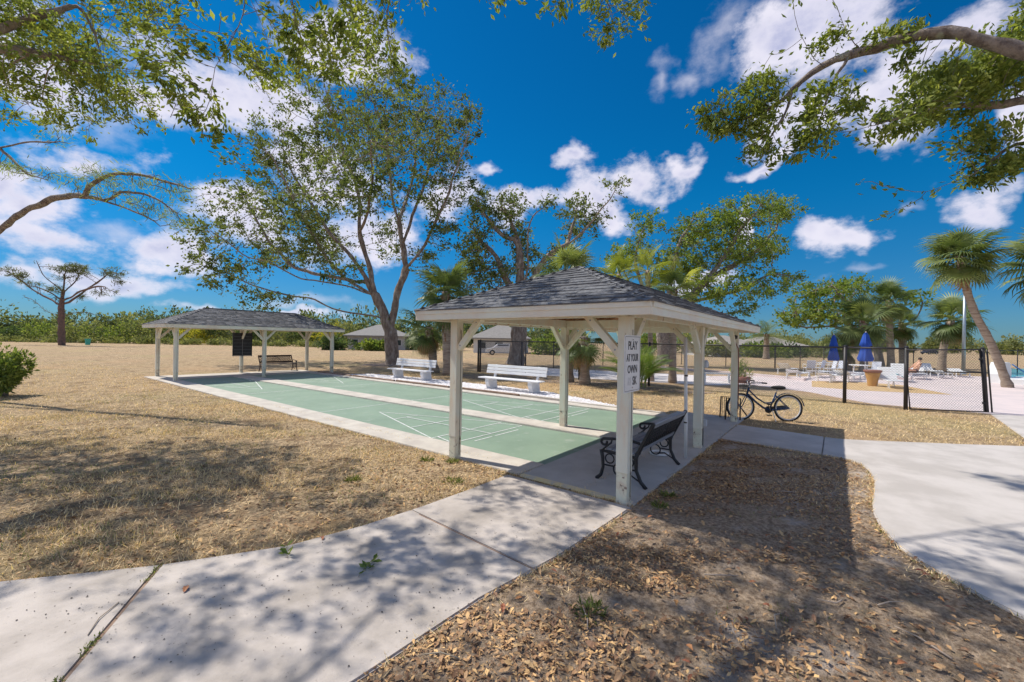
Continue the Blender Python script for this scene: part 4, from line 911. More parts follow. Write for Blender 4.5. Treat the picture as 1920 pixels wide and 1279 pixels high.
OAK_FAR = dict(base=(45.77, -4.87),
 limbs=[[(0.0, 0.0, -0.08),(-0.07, 0.09, 1.12),(-0.02, 0.03, 1.84)], [(-0.02, 0.02, 1.6),(-0.53, 1.1, 3.03),(-1.41, 2.65, 4.23),(-2.3, 4.2, 4.7),(-3.2, 5.77, 4.19)], [(-0.26, 0.34, 2.32),(-1.6, 1.53, 4.68),(-2.91, 2.68, 6.04),(-3.92, 3.44, 7.16)], [(-0.02, 0.02, 1.6),(0.39, -0.5, 2.43),(1.2, -1.55, 3.56),(1.93, -2.49, 4.31),(2.51, -3.23, 5.53),(2.2, -2.84, 6.72)], [(-0.86, 1.11, 3.02),(-1.8, 3.41, 3.73),(-2.48, 5.39, 3.47),(-2.61, 6.64, 3.98)], [(1.2, -1.55, 3.56),(1.71, -1.39, 5.29),(1.77, -0.65, 6.55)]],
 blobs=[(-3.97, 5.14, 4.86, 2.17, 2.41, 1.06),(-3.1, 4.02, 6.57, 2.17, 2.89, 1.2),(-0.66, 2.49, 7.23, 1.48, 2.47, 0.89),(-3.8, 6.55, 4.17, 1.24, 1.48, 0.69),(-3.61, 3.04, 4.59, 2.11, 2.34, 0.94),(0.43, 1.09, 4.79, 1.48, 1.98, 1.24),(2.53, -1.63, 6.58, 1.48, 0.99, 0.74),(2.21, -2.84, 6.24, 0.67, 0.96, 0.96)])
PINE = dict(base=(3.82, 88.53),
 limbs=[[(0.0, 0.0, 0.02),(-0.04, 0.05, 3.71),(-0.06, 0.09, 6.07),(0.07, -0.08, 7.64),(0.16, -0.19, 8.43),(0.18, -0.23, 10.4)], [(-0.2, 0.27, 5.91),(-0.97, 2.08, 6.87),(-2.39, 4.73, 8.06),(-3.59, 7.1, 9.69),(-4.81, 9.49, 11.09)], [(-0.21, 0.28, 6.69),(-0.88, 0.06, 7.56),(-1.91, 0.3, 8.24),(-3.15, 0.81, 8.51)], [(0.28, -0.35, 5.92),(1.49, -0.69, 7.35),(2.58, -0.87, 8.66),(3.94, -1.41, 9.99),(4.83, -1.33, 11.34)], [(0.27, -0.34, 6.71),(1.44, -3.49, 7.98),(2.9, -7.01, 8.68),(3.4, -9.29, 8.21)], [(0.21, -0.26, 8.04),(1.26, 0.01, 9.36),(1.76, 1.01, 10.31)], [(0.11, -0.14, 8.04),(-0.63, 0.01, 8.75),(-1.65, 0.51, 9.82),(-2.33, 0.58, 11.27),(-2.58, 0.08, 12.1)], [(-0.19, 0.25, 4.34),(-1.1, 2.24, 4.88),(-1.88, 4.06, 5.68),(-2.48, 5.66, 6.9),(-3.28, 7.51, 7.24)], [(0.24, -0.31, 4.35),(1.05, -2.44, 4.89),(1.89, -4.61, 4.96),(2.62, -6.64, 4.49)]],
 blobs=[(-4.86, 7.93, 11.03, 0.8, 1.6, 0.48),(-3.88, 6.65, 10.26, 0.96, 1.6, 0.48),(-2.92, 2.15, 9.01, 0.77, 1.55, 0.39),(0.13, -0.15, 11.34, 1.26, 1.73, 0.63),(1.34, -0.08, 11.44, 1.12, 1.6, 0.64),(2.23, -1.23, 10.67, 0.56, 0.8, 0.48),(4.88, -3.02, 11.04, 1.14, 1.62, 0.81),(5.48, -3.8, 10.01, 0.65, 0.81, 0.49),(3.14, -7.32, 7.7, 1.37, 1.14, 0.38),(4.16, -8.64, 7.96, 0.46, 0.76, 0.3),(1.87, -0.77, 7.39, 0.64, 0.8, 0.4),(-0.69, -0.73, 8.3, 0.62, 0.93, 0.62),(-1.05, 1.36, 8.4, 0.47, 0.63, 0.39),(-0.55, 0.72, 6.68, 0.47, 0.63, 0.31),(0.53, -0.67, 9.86, 0.94, 0.94, 0.47)])
OAK_OVER = dict(base=(-7.50, 5.50),
 limbs=[[(0.0, 0.0, 0.0),(0.15, 0.1, 1.3),(0.5, 0.2, 2.6)], [(0.5, 0.2, 2.6),(1.6, 1.7, 4.9),(2.8, 3.3, 6.3),(4.2, 3.5, 6.8),(4.7, 2.7, 6.6)], [(0.5, 0.2, 2.6),(1.6, -0.3, 5.0),(3.1, -0.9, 6.3),(4.2, -0.56, 6.19),(4.26, -0.8, 5.72),(4.4, -1.14, 5.08)], [(1.6, -0.3, 5.0),(3.3, -1.7, 6.9),(4.97, -1.55, 6.35),(4.94, -1.68, 5.74),(4.86, -1.57, 5.48),(4.67, -1.49, 5.03),(4.62, -1.42, 4.52)], [(4.86, -1.57, 5.48),(4.7, -1.54, 5.53),(4.55, -1.51, 5.39)], [(3.3, -1.7, 6.9),(5.34, -1.87, 6.38),(5.47, -1.88, 5.71),(5.7, -2.0, 5.37),(5.79, -2.12, 4.61)], [(3.3, -1.7, 6.9),(5.1, -2.1, 7.2),(6.71, -2.17, 7.1),(6.56, -2.14, 6.4),(6.78, -2.1, 5.91)], [(5.1, -2.1, 7.2),(6.9, -2.5, 7.2),(9.28, -3.52, 8.65),(10.23, -3.78, 8.61),(10.55, -3.86, 8.06)], [(1.6, -0.3, 5.0),(2.7, -2.1, 6.9),(4.3, -2.7, 7.3),(5.9, -2.9, 7.4)], [(2.8, 3.3, 6.3),(4.06, 3.21, 7.66),(4.22, 2.84, 7.03),(4.32, 2.55, 6.41)]],
 blobs=[(3.59, 4.48, 7.37, 0.84, 1.7, 0.59),(3.99, 3.64, 6.76, 0.82, 1.5, 0.53),(3.43, 5.02, 6.59, 0.61, 1.7, 0.51),(4.25, 2.97, 6.26, 0.47, 1.2, 0.47),(3.71, 5.47, 8.3, 0.97, 1.6, 0.54),(4.57, 2.89, 7.54, 0.39, 1.2, 0.39),(2.7, 5.0, 6.8, 1.1, 1.1, 0.4),(2.8, 2.7, 7.2, 1.0, 1.0, 0.4),(4.3, 1.5, 7.4, 1.0, 1.0, 0.35),(2.3, 6.7, 6.6, 1.1, 1.1, 0.4),(2.6, 7.9, 7.0, 1.2, 1.2, 0.4),(3.0, 6.1, 7.2, 1.0, 1.0, 0.4),(4.3, -0.85, 5.73, 0.23, 0.4, 0.18),(4.39, -1.14, 5.34, 0.24, 0.4, 0.18),(4.28, -0.99, 5.08, 0.19, 0.35, 0.16),(4.46, -1.22, 4.83, 0.22, 0.35, 0.2),(4.63, -1.45, 4.65, 0.22, 0.3, 0.2),(4.55, -1.34, 5.09, 0.18, 0.3, 0.16),(4.48, -1.25, 4.39, 0.16, 0.25, 0.19),(4.68, -1.5, 4.23, 0.11, 0.2, 0.11),(4.63, -1.28, 4.54, 0.19, 0.3, 0.18),(4.98, -1.57, 5.23, 0.23, 0.35, 0.16),(5.18, -1.67, 5.23, 0.19, 0.35, 0.17),(5.37, -1.74, 5.85, 0.24, 0.4, 0.21),(5.48, -1.88, 5.51, 0.27, 0.4, 0.24),(5.69, -2.0, 5.93, 0.24, 0.4, 0.21),(5.78, -2.11, 5.31, 0.2, 0.3, 0.21),(5.81, -2.15, 4.96, 0.08, 0.2, 0.28),(6.0, -2.24, 5.8, 0.28, 0.45, 0.25),(6.35, -2.19, 6.32, 0.34, 0.45, 0.22),(6.67, -2.12, 5.92, 0.22, 0.4, 0.31),(6.37, -2.05, 5.63, 0.23, 0.4, 0.27),(5.92, -2.13, 5.58, 0.21, 0.35, 0.21),(6.88, -2.23, 5.84, 0.11, 0.25, 0.11),(4.8, -1.5, 5.42, 0.19, 0.3, 0.16),(6.02, 0.03, 6.34, 0.53, 0.6, 0.35),(6.55, -0.33, 6.93, 0.55, 0.6, 0.41),(7.17, -0.8, 7.18, 0.56, 0.6, 0.42),(7.34, -1.35, 6.41, 0.27, 0.5, 0.36),(3.2, 0.2, 6.7, 0.8, 0.8, 0.35),(4.8, -0.2, 6.9, 0.6, 0.6, 0.3),(10.58, -3.9, 8.16, 0.44, 0.5, 0.31),(10.42, -3.69, 8.21, 0.25, 0.4, 0.37),(10.17, -3.7, 8.61, 0.41, 0.5, 0.3),(10.8, -4.18, 8.69, 0.42, 0.5, 0.31),(7.0, -3.8, 6.7, 0.5, 0.5, 0.3),(7.8, -4.2, 7.0, 0.6, 0.6, 0.3),(6.5, -3.3, 7.2, 0.6, 0.6, 0.3),(4.9, -1.3, 7.3, 0.8, 0.8, 0.35),(6.1, -1.6, 7.5, 0.8, 0.8, 0.35),(5.5, -2.5, 7.3, 0.9, 0.9, 0.35),(6.7, -2.5, 7.5, 0.8, 0.8, 0.35),(4.2, -2.3, 7.1, 0.8, 0.8, 0.35),(3.2, -1.3, 7.0, 0.8, 0.8, 0.4),(3.9, -3.5, 7.3, 0.9, 0.9, 0.35)])
OAK_SIDE = dict(base=(6.30, -8.80),
 limbs=[[(0.0, 0.0, 0.0),(-0.2, 0.2, 1.5),(-0.7, 0.8, 2.9)], [(-0.7, 0.8, 2.9),(-1.7, 2.2, 4.6),(-2.08, 4.35, 5.34),(-2.78, 5.09, 5.61),(-2.88, 5.39, 5.8),(-2.93, 5.78, 6.1),(-2.92, 6.09, 6.15),(-2.97, 6.48, 6.18),(-2.99, 6.84, 6.12),(-2.98, 7.15, 6.13),(-2.99, 7.49, 5.88),(-3.07, 7.76, 5.6),(-3.16, 8.2, 5.48),(-3.32, 8.57, 5.66)], [(-2.99, 7.49, 5.88),(-3.06, 7.58, 5.46),(-3.24, 7.81, 5.04)], [(-2.99, 6.84, 6.12),(-3.13, 7.02, 5.72),(-3.22, 7.13, 5.25)], [(-2.08, 4.35, 5.34),(-1.83, 4.68, 5.3),(-1.89, 5.09, 5.33),(-2.35, 5.69, 5.32),(-2.91, 6.24, 5.06),(-3.31, 6.59, 4.89)], [(-1.7, 2.2, 4.6),(-1.48, 4.4, 4.77),(-1.79, 4.96, 4.8),(-2.11, 5.37, 4.34),(-2.67, 5.93, 4.02),(-2.9, 6.22, 4.05),(-3.35, 6.64, 4.12)], [(-2.67, 5.93, 4.02),(-2.98, 6.17, 3.8),(-3.38, 6.52, 3.57)], [(-2.98, 7.15, 6.13),(-3.31, 7.41, 6.42),(-3.45, 7.44, 6.74),(-3.53, 7.53, 7.05)], [(-3.02, 6.72, 6.09),(-3.3, 6.91, 6.51),(-3.39, 7.03, 6.81)]],
 blobs=[(-3.24, 8.38, 5.51, 0.37, 0.35, 0.21),(-3.35, 8.6, 5.71, 0.22, 0.25, 0.2),(-3.12, 7.98, 5.95, 0.36, 0.35, 0.24),(-3.09, 7.94, 5.52, 0.39, 0.35, 0.28),(-3.26, 7.84, 4.95, 0.27, 0.3, 0.27),(-3.23, 7.14, 5.48, 0.28, 0.3, 0.28),(-3.24, 7.16, 5.01, 0.27, 0.3, 0.24),(-2.98, 6.83, 5.41, 0.22, 0.25, 0.16),(-3.01, 7.03, 6.46, 0.24, 0.25, 0.11),(-3.02, 6.54, 6.22, 0.3, 0.25, 0.11),(-2.92, 6.25, 6.26, 0.3, 0.25, 0.1),(-3.04, 6.41, 4.99, 0.27, 0.35, 0.18),(-2.77, 6.06, 5.18, 0.34, 0.45, 0.24),(-2.4, 5.75, 5.62, 0.42, 0.5, 0.32),(-2.08, 5.33, 5.71, 0.46, 0.5, 0.34),(-1.8, 4.97, 5.87, 0.34, 0.5, 0.38),(-1.81, 4.98, 6.36, 0.3, 0.5, 0.23),(-2.26, 5.57, 5.32, 0.38, 0.45, 0.2),(-2.07, 5.32, 4.8, 0.38, 0.4, 0.21),(-1.84, 5.01, 4.58, 0.34, 0.4, 0.23),(-1.97, 5.19, 4.34, 0.23, 0.3, 0.14),(-3.01, 6.2, 5.86, 0.18, 0.2, 0.11),(-3.17, 7.39, 4.95, 0.16, 0.2, 0.2)])
FEATHER = dict(base=(-6.50, 19.50),
 limbs=[[(0.0, 0.0, 0.0),(0.2, -0.3, 1.6),(0.9, -0.9, 3.2)], [(0.9, -0.9, 3.2),(1.89, -1.27, 4.16),(2.44, -2.47, 4.72),(2.79, -3.41, 5.18),(3.29, -4.55, 5.53),(3.7, -5.4, 5.53),(4.05, -6.19, 5.34),(4.51, -7.44, 4.91),(4.79, -8.12, 4.53)], [(3.79, -5.52, 5.53),(3.94, -5.88, 5.89),(4.2, -6.53, 6.03),(4.5, -7.42, 5.89),(4.91, -8.44, 5.56),(5.21, -9.32, 5.33)], [(4.05, -6.19, 5.34),(4.37, -7.08, 5.48),(4.7, -8.01, 5.26),(5.02, -8.91, 4.72)], [(0.9, -0.9, 3.2),(1.67, -0.65, 6.88),(2.43, -1.97, 7.21),(2.85, -2.67, 7.38),(3.39, -3.7, 7.31),(3.61, -4.15, 7.21)], [(2.43, -1.97, 7.21),(2.8, -2.93, 6.44),(3.24, -3.83, 6.12)]],
 blobs=[(4.02, -5.99, 5.96, 0.56, 0.5, 0.23),(3.7, -5.4, 5.77, 0.43, 0.4, 0.17),(4.45, -7.18, 5.82, 0.68, 0.5, 0.16),(4.96, -8.67, 5.46, 0.58, 0.5, 0.13),(4.71, -8.01, 4.99, 0.66, 0.5, 0.21),(4.24, -6.6, 5.41, 0.55, 0.4, 0.17),(2.98, -3.17, 6.41, 0.76, 0.5, 0.21),(3.35, -3.64, 7.34, 0.46, 0.4, 0.12),(2.62, -2.38, 6.63, 0.46, 0.5, 0.22),(4.97, -8.68, 4.62, 0.39, 0.4, 0.16)])

def resample(pts, step):
    P = np.array(pts, float); out = [P[0]]
    for a, b in zip(P[:-1], P[1:]):
        n = max(1, int(round(np.linalg.norm(b - a) / step)))
        for k in range(1, n + 1): out.append(a + (b - a) * k / n)
    return np.array(out)
def smooth_line(P, it=2):
    P = P.copy()
    for _ in range(it): P[1:-1] = 0.5 * P[1:-1] + 0.25 * (P[:-2] + P[2:])
    return P
def grow_tree(T, step, n_attr, kill, seed, wob=0.07, iters=90):
    g = np.random.default_rng(seed)
    pos = []; par = []
    for li, limb in enumerate(T['limbs']):
        L_ = smooth_line(resample(limb, step), 3)
        if len(L_) > 4 and li: L_[1:-1] += smooth_line(g.normal(0, wob * step * 1.4, L_[1:-1].shape), 1)
        if not pos: prev = -1; st = 0
        else:
            A = np.array(pos); prev = int(np.argmin(((A - L_[0]) ** 2).sum(1))); st = 1
        for q in L_[st:]: pos.append(q); par.append(prev); prev = len(pos) - 1
    n_seed = len(pos)
    blobs = T['blobs']; vol = np.array([(b[3] * b[4] * b[5]) ** 0.75 for b in blobs]); cnt = np.maximum(6, (vol / vol.sum() * n_attr)).astype(int)
    att = []
    for b, c in zip(blobs, cnt):
        q = unit(g.normal(size=(c, 3))) * (g.random((c, 1)) ** (1 / 2.2)) * g.uniform(0.9, 1.3, (c, 1))
        att.append(np.array(b[:3]) + q[:, :1] * b[3] * RIGHT + q[:, 1:2] * b[4] * FWD + q[:, 2:3] * b[5] * np.array([0, 0, 1.0]))
    att = np.concatenate(att); att0 = att.copy()
    P = np.array(pos); par = list(par)
    tz = P[:, 2] > 0.12 * P[:, 2].max()
    cand = np.where(tz)[0]
    D = ((att[:, None] - P[None, cand]) ** 2).sum(-1); near = cand[D.argmin(1)]; dist = np.sqrt(D.min(1))
    childdirs = {}
    for it in range(iters):
        if len(att) == 0: break
        v = unit(att - P[near]); acc = np.zeros_like(P); np.add.at(acc, near, v)
        ids = np.unique(near); d = unit(acc[ids] + g.normal(0, 0.35, (len(ids), 3)))
        new = P[ids] + d * step
        keep = []
        for i, (k, dv) in enumerate(zip(ids, d)):
            lst = childdirs.setdefault(k, [])
            if any(float(dv @ e) > 0.985 for e in lst) or len(lst) > 4: continue
            lst.append(dv); keep.append(i)
        if not keep: break
        base = len(P); P = np.concatenate([P, new[keep]]); par += [int(ids[i]) for i in keep]
        Dn = np.sqrt(((att[:, None] - new[keep][None]) ** 2).sum(-1)); j = Dn.argmin(1); dn = Dn[np.arange(len(att)), j]
        b = dn < dist; near[b] = base + j[b]; dist[b] = dn[b]
        k = dist > kill; att, near, dist = att[k], near[k], dist[k]
    return P, np.array(par), att0
def tube_mesh(P, par, r, m, name, parent, sides=6, flare=0.0):
    n = len(P); kids = [[] for _ in range(n)]
    for i, p in enumerate(par):
        if p >= 0: kids[p].append(i)
    starts = [i for i in range(n) if par[i] < 0]
    for i in range(n):
        if len(kids[i]) > 1:
            main = max(kids[i], key=lambda c: r[c]); starts += [c for c in kids[i] if c != main]
    Vs = []; Fs = []; o = 0
    ca = np.cos(np.arange(sides) * 2 * np.pi / sides); sa = np.sin(np.arange(sides) * 2 * np.pi / sides)
    for s in starts:
        ch = [s] if par[s] < 0 else [par[s], s]; k = s
        while kids[k]: k = max(kids[k], key=lambda c: r[c]); ch.append(k)
        if len(ch) < 2: continue
        Q = P[ch]; rr = r[ch].copy()
        if par[s] >= 0: rr[0] = rr[1]
        if flare and par[s] < 0: rr = rr * (1 + flare * np.exp(-Q[:, 2] / 0.35))
        t = np.gradient(Q, axis=0); t = unit(t)
        ref = np.array([0.3, 0.2, 1.0]) if abs(t[0][2]) < 0.8 else np.array([1.0, 0.1, 0])
        x = unit(np.cross(t, ref)); y = np.cross(t, x)
        jit = 1 + np.where(rr > 0.015, 0.13, 0.0)[:, None, None] * np.random.default_rng(len(ch)).normal(0, 1, (len(ch), sides, 1)).clip(-1.5, 1.5)
        ring = Q[:, None] + jit * rr[:, None, None] * (x[:, None] * ca[None, :, None] + y[:, None] * sa[None, :, None])
        Vs.append(ring.reshape(-1, 3)); m_ = len(ch)
        i = np.arange(m_ - 1)[:, None] * sides; a = np.arange(sides)[None]; b = (np.arange(sides)[None] + 1) % sides
        Fs.append((np.stack([i + a, i + b, i + sides + b, i + sides + a], -1) + o).reshape(-1, 4)); o += m_ * sides
    return np_mesh(name, np.concatenate(Vs), np.concatenate(Fs), m, parent, smooth=True)
def leaf_mesh(C, D, size, asp, m, name, parent, g, fold=True, va=None):
    """C centres, D growth directions; each leaf is two half blades folded along the midrib"""
    n = len(C); s = (size * g.uniform(0.5, 1.4, n))[:, None]
    d = unit(D + g.normal(0, 0.55, (n, 3))); nn = unit(g.normal(0, 1, (n, 3)) + np.array([0, 0, 0.7])); sd = unit(np.cross(d, nn)); nn = np.cross(sd, d)
    b = C; tip = C + d * s; mid = C + d * s * 0.5 - nn * s * 0.06
    l = C + d * s * 0.48 + sd * s * asp * 0.5 + nn * s * 0.05; r = C + d * s * 0.48 - sd * s * asp * 0.5 + nn * s * 0.05
    va = g.random(n) if va is None else va
    if fold:
        V = np.stack([b, mid, tip, l, r], 1).reshape(-1, 3); k = (np.arange(n) * 5)[:, None]
        F = np.concatenate([k + np.array([0, 1, 2, 3]), k + np.array([0, 4, 2, 1])], 1).reshape(-1, 4); var = np.repeat(va, 2)
    else:
        V = np.stack([b, r, tip, l], 1).reshape(-1, 3); F = (np.arange(n) * 4)[:, None] + np.arange(4); var = va
    return np_mesh(name, V, F, m, parent, var=var)
def oak(name, label, T, step, n_attr, kill, seed, base_r, tip_r, leaf, per, spread, bark, leafm, asp=0.42, leaf_r=2.6, group=None, cat='tree', fold=False, sides=8, flare=0.5, thin=0.62, wl=3, frac=0.4):
    g = np.random.default_rng(seed + 100)
    P, par, att = grow_tree(T, step, n_attr, kill, seed)
    n = len(P); kids = np.zeros(n, int)
    for p in par:
        if p >= 0: kids[p] += 1
    tips = np.ones(n) * 0; w = (kids == 0).astype(float)
    for i in range(n - 1, -1, -1):
        if par[i] >= 0: w[par[i]] += w[i]
    r = np.maximum(base_r * (np.maximum(w, 1) / w.max()) ** thin, tip_r)
    # a limb never gets thicker away from the trunk
    for i in range(n):
        if par[i] >= 0: r[i] = min(r[i], r[par[i]])
    root = thing(name, label, cat, (T['base'][0], T['base'][1], -0.05), 0, group)
    tube_mesh(P, par, r, bark, 'trunk', root, sides, flare)
    dirs = np.zeros_like(P); hp = par >= 0; dirs[hp] = unit(P[hp] - P[par[hp]])
    tw = np.where((w <= wl) & (P[:, 2] > 1.2))[0]
    # every crown point carries a spray of leaves that hangs on its nearest twig
    near = np.concatenate([tw[((a_[:, None] - P[None, tw]) ** 2).sum(-1).argmin(1)] for a_ in np.array_split(att, max(1, len(att) // 300))])
    ctr = att + (P[near] - att) * g.uniform(0.1, 0.6, (len(att), 1)); cd = dirs[near]
    pick = g.random(len(att)) < frac; n1 = g.poisson(per, pick.sum()); n2 = g.poisson(per * 0.16, len(tw))
    ctr = np.concatenate([ctr[pick], P[tw]]); cd = np.concatenate([cd[pick], dirs[tw]]); num = np.concatenate([n1, n2])
    k = np.repeat(np.arange(len(ctr)), num); c = ctr[k] + g.normal(0, spread, (len(k), 3)) * g.uniform(0.25, 1.45, (len(k), 1)) * np.array([1, 1, 0.75]); d = cd[k] + np.array([0, 0, -0.05])
    va = np.clip(0.62 * g.random(len(ctr))[k] + 0.38 * g.random(len(k)), 0, 1)
    leaf_mesh(c, d, leaf, asp, leafm, 'crown', root, g, fold, va)
    return root
oak('live_oak', 'large spreading oak behind the white benches, its crown filling the sky', OAK_BIG, 0.42, 3000, 0.5, 1, 0.44, 0.014, 0.19, 42, 0.22, 'bark_oak', 'leaf_oak', asp=0.6, frac=0.25)
oak('live_oak', 'gnarled thin-leaved oak standing behind the shelter roof at the middle', OAK_MIDDLE, 0.42, 1100, 0.5, 2, 0.60, 0.016, 0.20, 27, 0.22, 'bark_oak', 'leaf_oak', asp=0.6, thin=0.68)
oak('live_oak', 'bright green spreading oak right of the shelter roof', OAK_RIGHT, 0.45, 1700, 0.55, 3, 0.5, 0.015, 0.20, 34, 0.24, 'bark_grey', 'leaf_oak_bright', asp=0.6, thin=0.6)
oak('live_oak', 'low wide oak with bare limbs among the pool yard palms', OAK_FAR, 0.45, 900, 0.55, 4, 0.32, 0.016, 0.22, 26, 0.26, 'bark_grey', 'leaf_oak_bright', asp=0.6, thin=0.55)
oak('pine_tree', 'lone pine with bare reaching limbs on the far lawn at left', PINE, 0.6, 420, 0.7, 5, 0.38, 0.03, 0.42, 22, 0.28, 'bark_pine', 'leaf_pine', asp=0.16, flare=0.1, thin=0.6)
oak('live_oak', 'overhanging oak whose leafy branches hang into the top left of view', OAK_OVER, 0.16, 5200, 0.17, 6, 0.30, 0.0035, 0.088, 19, 0.068, 'bark_oak', 'leaf_oak_near', asp=0.44, fold=True, thin=0.95, frac=0.31)
oak('live_oak', 'oak reaching in from the right with a thick mossy limb', OAK_SIDE, 0.15, 2700, 0.17, 8, 0.15, 0.0035, 0.085, 19, 0.062, 'bark_grey', 'leaf_oak_near', asp=0.44, fold=True, thin=0.85, frac=0.29)
oak('feather_tree', 'slender tree with feathery pale leaves reaching in from the left edge', FEATHER, 0.22, 420, 0.28, 9, 0.095, 0.005, 0.15, 12, 0.12, 'bark_grey', 'leaf_feather', asp=0.10, thin=0.6)

# ------------------------------------------------------------------ palms
def fan_mesh(seed, m, lp=0.85, lb=1.05, nseg=34, droop=0.5):
    g = random.Random(seed); mb = MB()
    # petiole
    pts = [(lp * t, 0, -0.10 * t * t * lp) for t in (0, 0.35, 0.7, 1.0)]
    mb.tube(pts, [0.03, 0.022, 0.017, 0.012], 5)
    hub = Vector(pts[-1])
    for k in range(nseg):
        a = R(-150 + 300 * (k + 0.5) / nseg); ln = lb * (1.0 - 0.30 * (abs(a) / R(150)) ** 2) * g.uniform(0.88, 1.08)
        dr = droop * g.uniform(0.7, 1.3); w = 0.062 * lb
        d = Vector((math.cos(a), math.sin(a), 0)); s = Vector((-math.sin(a), math.cos(a), 0))
        vs = []
        for t, ww in ((0.04, 0.35), (0.45, 1.0), (0.75, 0.55), (1.0, 0.0)):
            x = hub + d * ln * t * (1 - 0.12 * dr * t * t) + Vector((0.10 * ln * t * math.cos(a) * 0, 0, 0.22 * ln * t * (1 - t) - dr * ln * 0.55 * t ** 2.4))
            if ww > 0: vs += [x - s * w * ww * .5 + Vector((0, 0, 0.012)), x + s * w * ww * .5 - Vector((0, 0, 0.006))]
            else: vs += [x]
        mb.add(vs, [(0, 2, 3, 1), (2, 4, 5, 3), (4, 6, 5)])
    me = bpy.data.meshes.new('frond'); me.from_pydata(mb.v, [], mb.f); me.materials.append(MATS[m]); return me
FAN = [fan_mesh(k, 'palm_leaf', droop=0.35 + 0.2 * k) for k in range(3)]
FAN_Y = [fan_mesh(k + 10, 'palm_leaf_yellow', droop=0.4 + 0.2 * k) for k in range(2)]
FAN_D = [fan_mesh(k + 20, 'palm_dead', droop=0.9, lb=0.8) for k in range(2)]
def feather_mesh(seed, m, ln=2.0, n=26, lw=0.42, droop=0.5):
    g = random.Random(seed); mb = MB(); pts = []
    for i in range(9):
        t = i / 8; pts.append(Vector((ln * t * (1 - 0.12 * droop * t), 0, 0.25 * ln * t - droop * ln * 0.6 * t ** 2.2)))
    mb.tube(pts, [0.022 - 0.018 * i / 8 for i in range(9)], 4)
    for k in range(n):
        t = 0.16 + 0.84 * k / (n - 1); i = min(7, int(t * 8)); f = t * 8 - i; p = pts[i].lerp(pts[i + 1], f); tn = (pts[i + 1] - pts[i]).normalized()
        l = lw * (0.55 + 0.9 * math.sin(math.pi * min(1, t * 0.9 + 0.08))) * g.uniform(0.85, 1.1)
        for sy in (-1, 1):
            d = (tn * 0.75 + Vector((0, sy, 0)) + Vector((0, 0, 0.15))).normalized(); w = tn * 0.016
            q = p + d * l * .55 + Vector((0, 0, -.02)); e = p + d * l + Vector((0, 0, -l * 0.28))
            mb.add([p - w * .4, p + w * .4, q + w, q - w, e], [(0, 1, 2, 3), (3, 2, 4)])
    me = bpy.data.meshes.new('frond'); me.from_pydata(mb.v, [], mb.f); me.materials.append(MATS[m]); return me
FEA = [feather_mesh(k, 'palm_leaf', droop=0.5 + .25 * k) for k in range(2)]
FEA_Y = [feather_mesh(k + 5, 'palm_leaf_yellow', droop=0.6 + .25 * k) for k in range(2)]
FEA_B = [feather_mesh(k + 9, 'leaf_bushy', ln=1.5, n=24, lw=0.40, droop=0.6 + .3 * k) for k in range(2)] 
def palm(label, trunk, tr, fronds, scale, n, seed, dead=0, up=75, down=-55, head=0.3, group=None, name='cabbage_palm', boots=0.0, bark='bark_palm'):
    g = random.Random(seed); b = Vector(trunk[0]); root = thing(name, label, 'palm', (b.x, b.y, -0.05), 0, group)
    P = resample([Vector(p) - Vector((b.x, b.y, 0)) for p in trunk], 0.22); P = smooth_line(P, 4); m = len(P)
    rad = [tr * (1.25 - 0.3 * i / m + (0.25 if i < 2 else 0)) * g.uniform(0.93, 1.07) for i in range(m)]
    MB().tube([Vector(p) for p in P], rad, 12).build('trunk', bark, root, True)
    top = Vector(P[-1])
    # old leaf bases below the head
    mb = MB()
    for k in range(int(26 + boots * 40)):
        i = max(1, int(m - 1 - g.random() ** 1.4 * (4 + boots * m))); p = Vector(P[i]); a = g.random() * 6.28; d = Vector((math.cos(a), math.sin(a), 0))
        q = p + d * rad[i] * .8; e = q + d * 0.10 * scale + Vector((0, 0, 0.2 * scale)); s = Vector((-d.y, d.x, 0)) * 0.04 * scale
        mb.add([q - s, q + s, e + s * .6, e - s * .6, q - s + d * .03, q + s + d * .03], [(0, 1, 2, 3), (4, 3, 2, 5)])
    mb.build('boot', 'palm_boot', root)
    for k in range(n):
        t = k / max(1, n - 1); el = up + (down - up) * t ** 0.85 + g.uniform(-9, 9); a = k * 2.39996 + g.uniform(-.25, .25)
        src = g.choice(fronds); o = bpy.data.objects.new('frond', src); COL.objects.link(o); o.parent = root
        o.location = top + Vector((0, 0, -head * 0.5 * t)); sc = scale * g.uniform(0.85, 1.1); o.scale = (sc, sc, sc)
        o.rotation_euler = (g.uniform(-.4, .4), -R(el), a)
    for k in range(dead):
        o = bpy.data.objects.new('dead_frond', g.choice(FAN_D)); COL.objects.link(o); o.parent = root
        o.location = top + Vector((0, 0, -head * g.uniform(.5, 1.6))); sc = scale * g.uniform(.75, 1.0); o.scale = (sc, sc, sc); o.rotation_euler = (g.uniform(-.4, .4), R(g.uniform(55, 85)), g.random() * 6.28)
    return root
def rd(r, d, z=0.0):
    """a spot r metres right of and d metres ahead of the viewpoint"""
    return (CAM.x + RIGHT[0] * r + FWD[0] * d, CAM.y + RIGHT[1] * r + FWD[1] * d, z)
def px(x, y, d):
    """metres right and up of the viewpoint axis for a sighting at depth d"""
    r = (x - 960) / 789.12 * d; z = 1.8 - (y - 639.0 - (x - 960) * 0.01733) / 789.12 * d
    return rd(r, d, z)
palm('cabbage palm with a full round head beside the large oak trunk', [px(842, 706, 21.5)[:2] + (0,), px(838, 640, 21.5), px(834, 590, 21.6), px(834, 545, 21.6)], 0.21, FAN, 1.12, 30, 1, dead=5, up=80, down=-65, boots=0.4)
